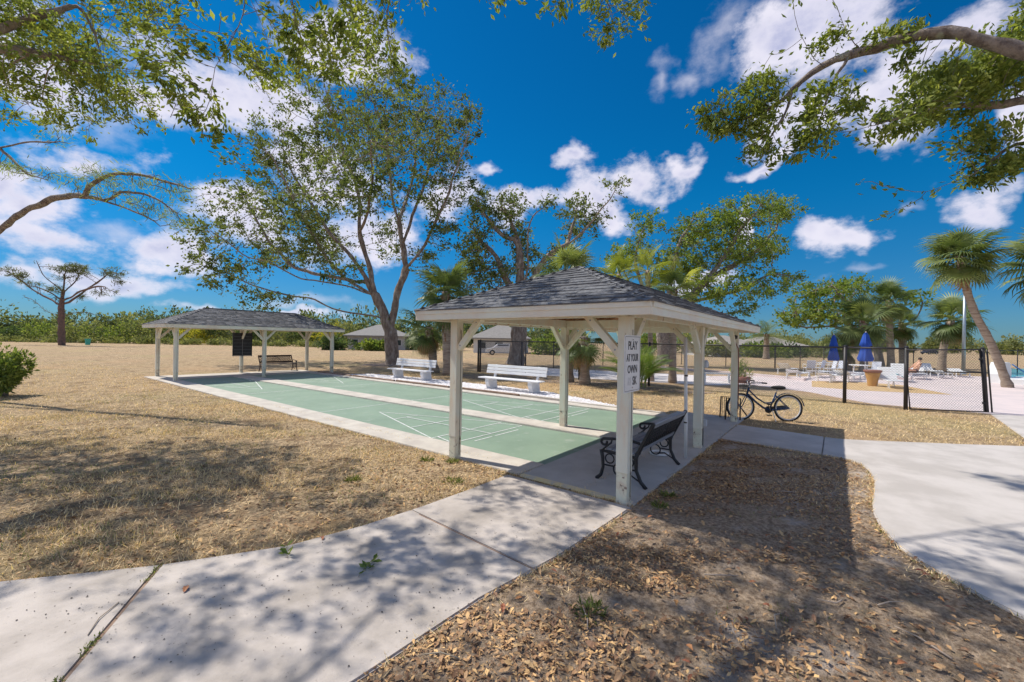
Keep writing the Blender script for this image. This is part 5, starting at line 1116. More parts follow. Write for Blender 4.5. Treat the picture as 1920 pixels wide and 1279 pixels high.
palm('short cabbage palm with drooping fronds next to the large oak', [px(815, 705, 23)[:2] + (0,), px(810, 650, 23), px(802, 612, 23)], 0.2, FAN, 0.98, 16, 2, dead=7, up=60, down=-70)
palm('cabbage palm behind the near shelter, its head above the roof slope', [px(1066, 705, 19)[:2] + (0,), px(1064, 620, 19.2), px(1060, 510, 19.5)], 0.2, FAN, 1.0, 26, 3, dead=5, up=80, down=-65)
palm('low cabbage palm seen under the near shelter roof beyond its back post', [px(1098, 705, 18)[:2] + (0,), px(1096, 660, 18), px(1092, 628, 18)], 0.18, FAN, 0.85, 12, 4, dead=9, up=55, down=-75)
palm('small yellowish palm showing over the ridge of the near shelter', [px(1165, 700, 21)[:2] + (0,), px(1163, 600, 21), px(1158, 512, 21)], 0.12, FAN_Y + FEA_Y, 0.72, 14, 5, up=85, down=-20, name='fan_palm')
palm('slim palm with upright yellow green fronds over the near shelter roof', [px(1222, 700, 20)[:2] + (0,), px(1218, 600, 20), px(1212, 505, 20)], 0.10, FAN_Y + FEA_Y, 0.72, 14, 6, up=85, down=-25, name='fan_palm')
palm('broad yellow green palm above the right slope of the near shelter roof', [px(1262, 700, 19.5)[:2] + (0,), px(1262, 620, 19.5), px(1262, 542, 19.5)], 0.14, FAN_Y + FEA_Y + FAN[:1], 0.85, 18, 7, dead=4, up=80, down=-45, name='fan_palm')
palm('tall leaning palm by the pool walkway at right', [px(1892, 728, 20)[:2] + (0,), px(1875, 680, 20), px(1852, 630, 20), px(1828, 590, 20), px(1811, 545, 20), px(1800, 500, 20), px(1797, 478, 20)], 0.14, FAN, 0.98, 34, 8, dead=3, up=80, down=-48, boots=0.12)
palm('palm cut off by the right edge of the view', [px(1985, 715, 19)[:2] + (0,), px(1980, 600, 19), px(1975, 490, 19)], 0.22, FAN, 1.2, 26, 9, up=75, down=-60)
palm('shaggy palm with a skirt of pale fronds behind the blue umbrellas', [px(1620, 705, 31)[:2] + (0,), px(1619, 650, 31), px(1617, 600, 31)], 0.2, FAN, 1.3, 24, 10, dead=16, up=80, down=-75, boots=0.6)
palm('tallest of the thin palms behind the blue umbrellas', [px(1672, 695, 36)[:2] + (0,), px(1668, 630, 36), px(1664, 562, 36)], 0.22, FAN, 1.15, 22, 11, dead=4, up=80, down=-60)
palm('short palm right of the tallest pool yard palm', [px(1694, 690, 38)[:2] + (0,), px(1692, 640, 38), px(1690, 605, 38)], 0.24, FAN, 1.1, 20, 12, dead=4, up=75, down=-60)
palm('leaning palm left of the tall light pole', [px(1765, 692, 33)[:2] + (0,), px(1768, 655, 33), px(1776, 620, 33), px(1784, 596, 33)], 0.22, FAN, 1.3, 26, 13, dead=5, up=75, down=-70, boots=0.3)
palm('small date palm standing on the far lawn past the pool yard', [px(1437, 668, 55)[:2] + (0,), px(1437, 645, 55), px(1437, 626, 55)], 0.3, FEA, 1.35, 22, 14, up=75, down=-35, name='date_palm')
palm('half-hidden palm with hanging grey fronds behind the blue umbrellas', [px(1590, 700, 32)[:2] + (0,), px(1588, 670, 32), px(1585, 645, 32)], 0.2, FAN, 0.9, 12, 15, dead=8, up=60, down=-70)

# ------------------------------------------------------------------ shrubs and the wood beyond the lawn
def clump(n, rx, ry, rz, leaf, g, zmin=0.0, lumps=9, asp=0.5):
    """leaf centres and directions over a lumpy dome"""
    C = []; D = []
    cs = [np.array([g.normal(0, rx * .42), g.normal(0, ry * .42), g.uniform(0.15, 0.75) * rz]) for _ in range(lumps)]
    for c in cs:
        k = n // lumps; q = unit(g.normal(size=(k, 3))); rr = np.array([rx, ry, rz]) * g.uniform(0.30, 0.52)
        C.append(c + q * rr * (g.random((k, 1)) ** 0.35)); D.append(q + np.array([0, 0, 0.3]))
    C = np.concatenate(C); D = np.concatenate(D); k = C[:, 2] > zmin
    return C[k], D[k]
def shrub(name, label, loc, rx, ry, rz, n, leaf, m, seed, asp=0.5, cat='shrub', group=None, stems=7, lumps=9):
    g = np.random.default_rng(seed); root = thing(name, label, cat, loc, 0, group)
    C, D = clump(n, rx, ry, rz, leaf, g, 0.02, lumps); leaf_mesh(C, D, leaf, asp, m, 'foliage', root, g)
    mb = MB()
    for k in range(stems):
        a = 6.28 * k / stems + g.random(); q = C[g.integers(len(C))]; mb.tube([(0.06 * math.cos(a), 0.06 * math.sin(a), -.05), (q[0] * .4, q[1] * .4, q[2] * .45), tuple(q * .92)], [0.02 * rz, 0.014 * rz, 0.004 * rz], 5)
    mb.build('stem', 'bark_grey', root, True)
    return root
shrub('shrub', 'dense green shrub at the left edge of the lawn', px(12, 742, 12)[:2] + (-0.05,), 0.85, 0.8, 1.25, 5200, 0.11, 'leaf_bush', 31, asp=0.45)
# feathery bamboo-like clump behind the corner post
gb = thing('bamboo_palm', 'bushy green clump of arching fronds behind the sign post', 'shrub', px(1198, 716, 16)[:2] + (-0.05,))
rg = random.Random(5)
for k in range(40):
    o = bpy.data.objects.new('frond', rg.choice(FEA_B)); COL.objects.link(o); o.parent = gb; s_ = rg.uniform(.55, 1.0)
    a = k * 2.4; o.location = (0.25 * math.cos(a), 0.25 * math.sin(a), rg.uniform(0.05, 0.9)); o.scale = (s_,) * 3; o.rotation_euler = (rg.uniform(-.3, .3), -R(rg.uniform(25, 80)), a)
# wood along the far edge of the lawn
WOOD = []
def wood_tree(name, label, r, d, w, h, m, seed, n=1500, leaf=0.42, group='trees along the far edge of the lawn'):
    return shrub(name, label, rd(r, d, -0.05), w, w, h, n, leaf, m, seed, asp=0.55, cat='tree', group=group, stems=4, lumps=11)
g = np.random.default_rng(77)
C = []; D = []; var = []
for (r0, r1, d0, d1, h0, h1, n, m_, lab, zb) in (
        (-128, -40, 96, 118, 3.0, 8.8, 60, 'leaf_far_mass', 'dark wood of distant trees beyond the lawn at left', 0), (-52, 20, 100, 130, 3, 9.5, 34, 'leaf_far_mass', 'line of distant trees beyond the house', 0),
        (40, 190, 130, 170, 3, 7, 60, 'leaf_far', 'far green tree line beyond the pool yard at right', 0)):
    C = []; D = []
    for k in range(n):
        r_ = r0 + (r1 - r0) * (k + g.random()) / n; d_ = g.uniform(d0, d1); h = g.uniform(h0, h1); w = h * g.uniform(0.45, 0.75)
        c, q = clump(620, w, w, h, 0.5, g, 0.1, 7); C.append(c + np.array(rd(r_, d_))); D.append(q)
    C = np.concatenate(C); D = np.concatenate(D)
    o = leaf_mesh(C, D, 0.75, 0.6, m_, 'far_wood', None, g); tag(o, lab, 'trees', kind='stuff')
cols = ['leaf_far', 'leaf_far_dark', 'leaf_bush', 'leaf_far', 'leaf_far_dark', 'leaf_far']
k = 0
for (r_, d_, w, h, m_, lab) in [(-98, 82, 3.2, 3.0, 'leaf_far_dark', 'dark rounded tree at the left edge of the far wood'), (-92, 84, 4, 3.6, 'leaf_bush', 'light green shrub row at the left end of the far wood'), (-86, 82, 4.2, 4.6, 'leaf_far', 'olive tree just left of the lone pine'), (-80, 84, 4.0, 4.2, 'leaf_bush', 'bright green bush behind the lone pine trunk'),
        (-74, 84, 4.0, 5.4, 'leaf_far', 'grey green tree just right of the lone pine'), (-68.5, 86, 3.9, 6.6, 'leaf_far_dark', 'tall dark tree in the far wood right of the pine'), (-64, 84, 3.6, 4.0, 'leaf_far_yellow', 'yellow flowering bush in front of the far wood'), (-60, 86, 4.0, 7.0, 'leaf_far_dark', 'tallest dark tree left of the far shelter roof'),
        (-56, 85, 3.5, 4.6, 'leaf_far', 'pale olive tree beside the far shelter corner'), (-52, 84, 3.6, 5.0, 'leaf_far_dark', 'dark leafy tree seen through the far shelter at left'), (-47, 85, 4, 5.4, 'leaf_far', 'tree seen under the far shelter roof left of the scoreboard'), (-42, 85, 3.8, 5.0, 'leaf_far_dark', 'tree seen under the far shelter roof right of the scoreboard'),
        (-37.5, 84, 3.6, 4.4, 'leaf_far_yellow', 'yellow green bush seen under the far shelter roof at right'), (-33.5, 84, 3.0, 5.2, 'leaf_far', 'round tree between the far shelter and the house'), (-16, 72, 3.2, 2.6, 'leaf_bush', 'green hedge mound right of the large oak trunk'), (-11, 71, 3.4, 3.0, 'leaf_far', 'bush behind the cabbage palm trunk on the far lawn'),
        (5.5, 56, 2.6, 2.9, 'leaf_bush', 'green bush right of the middle oak trunk on the far side'), (10, 70, 3.4, 3.6, 'leaf_far', 'bush far behind the near shelter back post'), (24, 72, 4, 4, 'leaf_bush', 'leafy tree far behind the sign post'), (33, 80, 4, 4.2, 'leaf_far', 'leafy tree beyond the fence left of the grey roofs'), (29, 60, 3.0, 2.2, 'leaf_far', 'low bush in front of the tan-roofed house left of the date palm'), (36, 61, 3.2, 2.0, 'leaf_bush', 'low hedge clump in front of the tan-roofed houses'), (43, 66, 3.4, 2.2, 'leaf_far_dark', 'dark low bush right of the date palm trunk'), (50, 68, 3.4, 2.3, 'leaf_far', 'olive bush at the right end of the tan-roofed houses'), (-26, 62, 2.6, 1.9, 'leaf_far_dark', 'dark bush in front of the grey house at its left end'), (-20.5, 62, 2.4, 1.4, 'leaf_bush', 'low bush in front of the grey house by the oak trunk'), (75, 110, 5, 4.6, 'leaf_far', 'round tree on the horizon left of the date palm roofs'), (92, 115, 5, 5.0, 'leaf_far_dark', 'dark round tree on the horizon behind the pool umbrellas')]:
    wood_tree('tree' if h > 4.1 else 'bush', lab, r_, d_, w, h, m_, 200 + k, n=1900, leaf=0.40); k += 1
# low scrub along the lawn edge
C = []; D = []
for k in range(90):
    r_ = -104 + 84 * (k + g.random()) / 90; d_ = g.uniform(77, 81); h = g.uniform(0.5, 1.5); c, q = clump(160, 1.3, 1.0, h, .3, g, .02, 4); C.append(c + np.array(rd(r_, d_))); D.append(q)
tag(leaf_mesh(np.concatenate(C), np.concatenate(D), 0.34, 0.5, 'leaf_far', 'scrub', None, g), 'low scrub along the far edge of the lawn', 'scrub', kind='stuff')

# ------------------------------------------------------------------ grass, leaf litter, twigs
COURT_P = [(-0.02, -0.15), (6.6, -0.15), (6.6, 21.4), (-0.02, 21.4)]
HARD = [PATH, PLAZA, COURT_P, STRIP, DECK, SHELLWALK]
BEDS = [BED]
def free(X, Y, pad=None):
    k = np.ones(len(X), bool)
    for p in HARD: k &= ~inside(p, X, Y)
    return k
def blades(n, x0, x1, y0, y1, l0, l1, w, m, name, label, seed, flat=(5, 50), thin=None, zb=-0.026):
    g = np.random.default_rng(seed); X = g.uniform(x0, x1, n); Y = g.uniform(y0, y1, n); k = free(X, Y)
    if thin is not None: k &= thin(X, Y, g)
    X, Y = X[k], Y[k]; n = len(X)
    a = g.uniform(0, 6.283, n); e = np.radians(g.uniform(flat[0], flat[1], n)); L_ = g.uniform(l0, l1, n); ww = w * g.uniform(.6, 1.5, n)
    b = np.stack([X, Y, np.full(n, zb + 0.004)], -1); d = np.stack([np.cos(a) * np.cos(e), np.sin(a) * np.cos(e), np.sin(e)], -1); s = np.stack([-np.sin(a), np.cos(a), np.zeros(n)], -1)
    V = np.stack([b - s * ww[:, None] / 2, b + s * ww[:, None] / 2, b + d * L_[:, None]], 1).reshape(-1, 3)
    F = (np.arange(n) * 3)[:, None] + np.arange(3)
    return tag(np_mesh(name, V, F, m, var=g.random(n)), label, 'grass', kind='stuff')
def patch(X, Y): return np.sin(X * 1.1 + 2 * np.sin(Y * .6)) + np.sin(Y * 1.4 - 1.2 * np.sin(X * .9)) + np.sin(X * 2.7 + Y * 2.1)
blades(200000, -9, 0.0, 1.5, 12, 0.035, 0.09, 0.007, 'straw', 'dry_grass', 'dry straw-coloured grass of the lawn left of the court', 1, flat=(5, 68), thin=lambda X, Y, g: g.random(len(X)) < np.clip(4.5 / np.hypot(X + 4.58, Y + 1.9), 0.25, 1) * np.clip(0.5 + 0.35 * patch(X * 1.3, Y * 1.3), .08, 1))
blades(60000, -14, 0.2, 8, 40, 0.05, 0.12, 0.012, 'straw', 'dry_grass', 'dry grass of the lawn farther back beside the far shelter', 2, thin=lambda X, Y, g: g.random(len(X)) < np.clip((40 - Y) / 26, 0, 1) * np.clip((X + 14) / 5, 0, 1))
blades(60000, 6.4, 14, -5.2, 16, 0.04, 0.10, 0.009, 'straw', 'dry_grass', 'dry grass between the court and the chain-link fence', 3, thin=lambda X, Y, g: X < 13.2)
blades(26000, -5, 5.4, -4, 0.0, 0.03, 0.07, 0.006, 'straw', 'dry_grass', 'thin dry grass over the shaded earth beside the plaza', 4, thin=lambda X, Y, g: patch(X, Y) > 0.2)
blades(34000, -9, 0.0, 1.5, 16, 0.03, 0.06, 0.006, 'green_blade', 'green_grass', 'scattered green blades in the dry lawn', 5, flat=(20, 80), thin=lambda X, Y, g: patch(X * 1.7 + 3, Y * 1.7) > 0.75)
blades(7000, -5, 5, -3.5, 0.0, 0.02, 0.05, 0.006, 'green_blade', 'green_grass', 'few green blades in the shaded earth', 6, flat=(20, 80), thin=lambda X, Y, g: patch(X * 2.1 + 1, Y * 2.1) > 1.35)
def litter(n, x0, x1, y0, y1, l0, l1, name, label, seed, thin=None):
    g = np.random.default_rng(seed); X = g.uniform(x0, x1, n); Y = g.uniform(y0, y1, n); k = free(X, Y)
    if thin is not None: k &= thin(X, Y, g)
    X, Y = X[k], Y[k]; n = len(X); a = g.uniform(0, 6.283, n); L_ = (l0 * .6 + (l1 * 1.15 - l0 * .6) * g.random(n) ** 2.0)[:, None]; asp = g.uniform(.25, .6, n)[:, None]
    tz = g.normal(0, .28, (n, 2)); d = np.stack([np.cos(a), np.sin(a), tz[:, 0]], -1); s = np.stack([-np.sin(a), np.cos(a), tz[:, 1]], -1)
    c = np.stack([X, Y, -0.024 + g.uniform(0.004, 0.026, n)], -1); up = np.array([0, 0, 1.0]) * L_ * g.uniform(-.1, .22, n)[:, None]
    V = np.stack([c - d * L_ / 2, c - d * L_ * .08 - s * L_ * asp / 2 + up, c + d * L_ / 2, c - d * L_ * .08 + s * L_ * asp / 2 + up, c], 1).reshape(-1, 3); k = (np.arange(n) * 5)[:, None]
    F = np.concatenate([k + np.array([0, 1, 2, 4]), k + np.array([0, 4, 2, 3])], 1).reshape(-1, 4)
    return tag(np_mesh(name, V, F, 'litter', var=np.repeat(g.random(n), 2)), label, 'leaf litter', kind='stuff')
litter(90000, -5.2, 4.6, -3.2, 0.2, 0.02, 0.05, 'leaf_litter', 'carpet of dry brown oak leaves on the shaded earth', 11, thin=lambda X, Y, g: (patch(X * 1.3, Y * 1.3) + 0.8 * patch(X * 4.1 + 2, Y * 4.1) > -1.4 + 1.6 * g.random(len(X))) & (g.random(len(X)) < np.clip(0.95 + 0.55 * (Y + 0.9), .16, 1)))
litter(26000, -8, 0.0, 1.5, 11, 0.025, 0.06, 'leaf_litter', 'dry leaves scattered over the straw lawn beside the path', 12, thin=lambda X, Y, g: g.random(len(X)) < np.clip(1.6 / (Y - 1.0 + .01), .22, .9))
litter(4000, 7, 13, 2, 13, 0.03, 0.08, 'leaf_litter', 'dry leaves under the shrubs along the fence', 13)
# the leaves large enough to pick out one by one
def leaf_me(seed, m, lobed=False):
    g = random.Random(seed); n = 9; vs = []; fs = []
    for i in range(n):
        t = i / (n - 1); w = 0.21 * math.sin(math.pi * min(1, t * .95 + .03)) ** .8 * (1 + (0.25 * math.sin(i * 2.6) if lobed else 0)); z = 0.10 * math.sin(math.pi * t) * g.uniform(.6, 1.2)
        vs += [(t - .5, -w, z + .06 * w / .2), (t - .5, 0, z), (t - .5, w, z + .06 * w / .2)]
    for i in range(n - 1): k = i * 3; fs += [(k, k + 3, k + 4, k + 1), (k + 1, k + 4, k + 5, k + 2)]
    vs += [(0.5, 0, 0), (.68, .02, .03), (.68, -.01, .03)]; k = len(vs) - 3; fs.append((k, k + 1, k + 2))
    me = bpy.data.meshes.new('fallen_leaf'); me.from_pydata(vs, [], fs); me.materials.append(MATS[m]); return me
LM = [leaf_me(k, 'dead_leaf', k % 2) for k in range(4)]; LO = [leaf_me(k + 9, 'dead_leaf_orange', True) for k in range(2)]
rg = random.Random(21); cnt = 0
while cnt < 290:
    x = rg.uniform(-4.2, 1.2); y = rg.uniform(-2.6, 0.12)
    if not free(np.array([x]), np.array([y]))[0]: continue
    rel = Vector((x, y, 0)) - Vector((CAM.x, CAM.y, 0)); dep = rel.x * .791 + rel.y * .612; lat = rel.x * .612 - rel.y * .791
    if dep < 2.1 or abs(lat / dep) > 1.25 or rg.random() > 3.2 / dep: continue
    orange = rg.random() < .17
    o = bpy.data.objects.new('fallen_leaf', rg.choice(LO if orange else LM)); COL.objects.link(o); s_ = rg.uniform(.045, .075); o.scale = (s_, s_ * rg.uniform(.8, 1.2), s_ * rg.uniform(.6, 1.6))
    o.location = (x, y, 0.002); o.rotation_euler = (rg.uniform(-.5, .5), rg.uniform(-.35, .35), rg.random() * 6.28)
    tag(o, 'orange dead leaf lying on the shaded earth' if orange else 'brown dead oak leaf lying on the shaded earth', 'leaf', 'orange fallen leaves on the earth' if orange else 'brown fallen leaves on the earth'); cnt += 1
for (x, y, s_, lab, m_) in ((-3.62, 1.72, .085, 'single reddish brown leaf lying on the pale path near the crack', 1), (-2.62, 1.72, .07, 'small orange leaf near the upper edge of the path', 1)):
    o = bpy.data.objects.new('fallen_leaf', LO[0]); COL.objects.link(o); o.scale = (s_,) * 3; o.location = (x, y, 0.004); o.rotation_euler = (0, 0, 1.1); tag(o, lab, 'leaf')
def sprig(label, x, y, rz, seed, n=11):
    g = np.random.default_rng(seed); root = thing('leaf_sprig', label, 'sprig', (x, y, 0.0), rz)
    MB().tube([(-.12, 0, .006), (0, .01, .012), (.1, -.01, .008)], 0.003, 5).build('stem', 'twig', root)
    t = g.uniform(-.1, .12, n); C = np.stack([t, g.normal(0, .012, n), np.full(n, .012)], -1); D = np.stack([g.uniform(.2, 1, n), g.choice([-1, 1], n) * 1.0, np.full(n, .1)], -1)
    leaf_mesh(C, D, .07, .4, 'leaf_bush', 'leaves', root, g, True)
sprig('green leafy sprig dropped in the middle of the path', -2.66, 0.98, 0.5, 1, 13); sprig('grey green sprig at the upper edge of the path', -2.93, 1.72, 1.2, 2, 10)
for k in range(14):
    while 1:
        x = rg.uniform(-3.4, 2.5); y = rg.uniform(-2.4, -.1)
        if free(np.array([x]), np.array([y]))[0]: break
    a = rg.random() * 6.28; l = rg.uniform(.12, .4); b_ = rg.uniform(-.3, .3)
    o = MB().tube([(-l / 2 * math.cos(a), -l / 2 * math.sin(a), 0), (b_ * .1, b_ * .1, .008), (l / 2 * math.cos(a + b_), l / 2 * math.sin(a + b_), .004)], [.006, .005, .003], 5).build('fallen_twig', 'twig', None, True, (x, y, -0.006)); tag(o, 'thin dry twig lying on the shaded earth', 'twig', 'dry twigs on the earth')
o = MB().tube([(-.16, -.03, 0), (0, .01, .004), (.17, .0, 0)], .0035, 5).build('fallen_twig', 'twig', None, True, (-4.05, 1.75, 0.002)); o.rotation_euler = (0, 0, .9); tag(o, 'short dry twig lying on the pale path left of the crack', 'twig')
def weed(x, y, r, n, seed):
    g = np.random.default_rng(seed); a = g.uniform(0, 6.28, n); q = g.random(n) ** .6 * r; C = np.stack([q * np.cos(a), q * np.sin(a), np.zeros(n)], -1); D = np.stack([np.cos(a) * .8, np.sin(a) * .8, g.uniform(.3, 1.3, n)], -1)
    o = leaf_mesh(C, D, .06, .16, 'green_blade', 'weed_clump', None, g); o.location = (x, y, -0.02); tag(o, 'small green weed clump growing in the dry ground', 'weed', 'green weed clumps')
for k, (x, y, r) in enumerate(((-2.0, -0.62, .10), (-0.75, 1.95, .11), (-0.35, 2.95, .08), (-0.15, 2.6, .07), (-1.55, 3.0, .08), (0.15, -0.36, .08), (0.55, -0.33, .07))): weed(x, y, r, 110, 60 + k)
# ragged grass and litter creeping over the edges of the concrete
def edge_fringe(polys, n, m, name, label, seed, l0, l1, out=0.02, w=0.006):
    g = np.random.default_rng(seed); P0 = []; NN = []
    for poly in polys:
        q = ccw(poly)
        for a, b in zip(q, q[1:] + q[:1]):
            a = np.array(a); b = np.array(b); ln = np.linalg.norm(b - a); c = int(ln * n) + 1; t = g.random(c)[:, None]; nr = np.array([b[1] - a[1], a[0] - b[0]]) / max(ln, 1e-6)
            P0.append(a + (b - a) * t + nr * g.normal(out, 0.025, (c, 1))); NN.append(np.repeat(nr[None], c, 0))
    P0 = np.concatenate(P0); NN = np.concatenate(NN); k = (patch(P0[:, 0] * 2.2, P0[:, 1] * 2.2) + g.normal(0, .7, len(P0)) > -0.4) & (np.hypot(P0[:, 0] + 4.58, P0[:, 1] + 1.9) < 13); P0 = P0[k]; NN = NN[k]; n = len(P0)
    a = g.uniform(0, 6.283, n); d2 = np.stack([np.cos(a), np.sin(a)], -1) - NN * 0.5; e = g.uniform(.15, 1.0, n); d = unit(np.concatenate([d2, e[:, None]], 1)); L_ = g.uniform(l0, l1, n)[:, None]
    s = unit(np.stack([-d[:, 1], d[:, 0], np.zeros(n)], -1)) * w * g.uniform(.6, 1.5, (n, 1)); b = np.concatenate([P0, np.full((n, 1), -0.022)], 1)
    V = np.stack([b - s / 2, b + s / 2, b + d * L_], 1).reshape(-1, 3)
    return tag(np_mesh(name, V, (np.arange(n) * 3)[:, None] + np.arange(3), m, var=g.random(n)), label, 'grass', kind='stuff')
EDGES = [PATH, PLAZA, [(0, -0.13), (4.2, -0.13), (4.2, 0.5), (0, 0.5)], [(0, 1.5), (0.3, 1.5), (0.3, 19), (0.02, 19)]]
edge_fringe(EDGES, 230, 'straw', 'edge_grass', 'dry grass fringe along the edges of the concrete', 31, .03, .085)
edge_fringe(EDGES, 60, 'green_blade', 'edge_grass', 'green grass tips along the edges of the concrete', 32, .02, .06)
edge_fringe(EDGES, 45, 'litter', 'edge_litter', 'dead leaf bits caught along the edges of the concrete', 33, .02, .05, out=0.0, w=0.02)
# dark crumbs of bark and acorn on the path
g = np.random.default_rng(15); n = 2600; X = g.uniform(-5.5, 0, n); Y = g.uniform(0.0, 3.6, n); k = inside(PATH, X, Y) & (patch(X * 1.6, Y * 1.6) + g.normal(0, .9, n) > 0.6); X, Y = X[k], Y[k]; n = len(X)
s = g.uniform(.002, .0055, n)[:, None, None] * g.uniform(.6, 1.6, (n, 1, 3)); V = oct_v[None] * s + np.stack([X, Y, np.full(n, .0)], -1)[:, None]
F = (oct_f[None] + (np.arange(n) * 6)[:, None, None]).reshape(-1, 3); tag(np_mesh('path_crumbs', V.reshape(-1, 3), F, 'crumb'), 'dark crumbs of bark scattered on the pale path', 'debris', kind='stuff')
# moss and grit in the path crack
g = np.random.default_rng(5); n = 420; t = g.random(n); cx = -3.66 + (-4.33 + 3.66) * t + g.normal(0, .012, n); cy = 2.25 + (1.16 - 2.25) * t + g.normal(0, .012, n)
k = np.sin(t * 21) + np.sin(t * 9 + 1) > .2; C = np.stack([cx, cy, np.full(n, -.006)], -1)[k]
tag(leaf_mesh(C, np.tile([0, 0, .6], (len(C), 1)), .022, .3, 'green_blade', 'crack_grass', None, g), 'moss and grass growing in the path crack', 'grass', kind='stuff')

# ------------------------------------------------------------------ pool yard
def umbrella(label, loc, h, s):
    root = thing('umbrella', label, 'umbrella', loc, 0, 'closed blue umbrellas')
    MB().tube([(0, 0, 0), (0, 0, h)], 0.024, 8).build('pole', 'white_plastic', root)
    vs = []; fs = []; n = 24; prof = [(0.04, h + .05), (0.10, h - .1), (0.17, h - .5), (0.22, h - .75), (0.15, h - .78), (0.2, h - 1.15), (0.28, h - 1.55), (0.24, h - 1.72)]
    for r_, z in prof:
        for k in range(n): a = 6.2832 * k / n; q = r_ * s * (1 + .28 * math.cos(8 * a)); vs.append((q * math.cos(a), q * math.sin(a), z))
    for i in range(len(prof) - 1):
        for k in range(n): fs.append((i * n + k, i * n + (k + 1) % n, (i + 1) * n + (k + 1) % n, (i + 1) * n + k))
    MB().add(vs, fs + [tuple(range(n))]).build('canopy', 'umbrella_blue', root, True)
    MB().tube([(.19 * s * math.cos(a / 10 * 6.283), .19 * s * math.sin(a / 10 * 6.283), h - .8) for a in range(10)], .015, 5, closed=True).build('strap', 'umbrella_blue', root)
    MB().lathe([(.24, 0), (.24, .06), (.05, .09), (.04, .3)], (0, 0, 0), 16).build('base', 'white_plastic', root)
    MB().lathe([(.02, 0), (.03, .03), (.01, .08)], (0, 0, h + .05), 8).build('finial', 'white_plastic', root)
umbrella('closed blue umbrella farther back at left in the pool yard', px(1563, 708, 29)[:2] + (-.02,), 2.55, 0.95)
umbrella('larger closed blue umbrella behind the clay flower pot', px(1623, 715, 26)[:2] + (-.02,), 2.65, 1.15)
pot = thing('flower_pot', 'large tan clay pot standing on the pool deck', 'pot', px(1637, 721, 19.5)[:2] + (-.02,))
MB().lathe([(.17, 0), (.18, .03), (.20, .25), (.27, .55), (.29, .64)], (0, 0, 0), 24).build('pot_body', 'terracotta', pot, True)
MB().lathe([(.31, .64), (.345, .69), (.34, .75), (.29, .76), (.26, .68)], (0, 0, 0), 24).build('pot_rim', 'pot_rim', pot, True)
pl = thing('planter', 'low brown tub with a leafy plant behind the rightmost shelter post', 'planter', px(1393, 703, 20)[:2] + (-.05,))
MB().lathe([(.28, 0), (.34, .15), (.36, .32), (.33, .34), (.3, .28)], (0, 0, 0), 20).build('tub', 'pot_rim', pl, True)
gq = np.random.default_rng(9); c_, d_ = clump(420, .34, .34, .6, .1, gq, .02, 5); leaf_mesh(c_ + np.array([0, 0, .28]), d_, .12, .35, 'leaf_bush', 'plant', pl, gq)
c_, d_ = clump(160, .2, .2, .75, .1, gq, .3, 5); leaf_mesh(c_ + np.array([0, 0, .4]), d_, .18, .12, 'leaf_bush', 'stalk', pl, gq)
def lounger(label, loc, rz, back, group='white pool loungers'):
    root = thing('lounger', label, 'lounger', loc, rz, group)
    for y in (-.3, .3):
        MB().tube([(-.95, y, .34), (.95, y, .34)], .02, 6).build('rail', 'white_plastic', root)
        for x in (-.75, .75): MB().tube([(x - .12, y, 0), (x, y, .34), (x + .12, y, 0)], .018, 6).build('leg', 'white_plastic', root)
    for k in range(9): MB().box((-.88 + .135 * k, 0, .355), (.115, .6, .012)).build('strap', 'sling_grey' if k % 3 == 0 else 'white_plastic', root)
    a = R(back); e = (.32 + .68 * math.cos(a), .34 + .68 * math.sin(a))
    for y in (-.29, .29): MB().tube([(.32, y, .34), (e[0], y, e[1])], .018, 6).build('back_rail', 'white_plastic', root)
    M = Matrix.Rotation(-a, 3, 'Y')
    for k in range(5): t = .12 + .2 * k; MB().box((.32 + .68 * t * math.cos(a), 0, .355 + .68 * t * math.sin(a)), (.12, .58, .012), M).build('back_strap', 'white_plastic', root)
    return root
lounger('white strap lounger just right of the clay pot with its back raised', px(1672, 722, 19)[:2] + (-.02,), 0.2, 52)
lounger('white strap lounger behind the clay pot with its back raised steeply', px(1690, 712, 22.5)[:2] + (-.02,), 0.1, 58)
lounger('white lounger holding the sunbather', px(1722, 709, 24.5)[:2] + (-.02,), -0.05, 25)
lounger('flat white lounger seen through the gate', px(1765, 706, 25.5)[:2] + (-.02,), 0.1, 6)
lounger('flat white lounger left of the clay pot in the nearer row', px(1560, 718, 21.5)[:2] + (-.02,), 2.75, 10)
lounger('flat white lounger near the corner of the deck at left', px(1498, 712, 23)[:2] + (-.02,), 2.9, 14)
lounger('white lounger between the deck corner and the clay pot', px(1600, 712, 23.5)[:2] + (-.02,), 2.8, 8)
lounger('white lounger in the back row left of the farther umbrella', px(1478, 704, 27)[:2] + (-.02,), 2.9, 30)
lounger('white lounger lying flat below the farther umbrella', px(1538, 711, 24.5)[:2] + (-.02,), 2.85, 6)
lounger('white lounger left of the pot with a low tilted back', px(1590, 716, 21.8)[:2] + (-.02,), 2.8, 22)
lounger('white lounger in front of the light pole', px(1798, 703, 27)[:2] + (-.02,), 0.1, 12)
lounger('white lounger left of the light pole with its back half up', px(1742, 702, 28)[:2] + (-.02,), 0.15, 38)
def ptable(label, loc):
    root = thing('table', label, 'table', loc, 0, 'white pool tables'); MB().lathe([(.5, .70), (.52, .72), (.5, .74)], (0, 0, 0), 20).build('table_top', 'white_plastic', root)
    for k in range(4): a = .8 + k * 1.571; MB().tube([(.35 * math.cos(a), .35 * math.sin(a), .71), (.42 * math.cos(a), .42 * math.sin(a), 0)], .02, 6).build('leg', 'white_plastic', root)
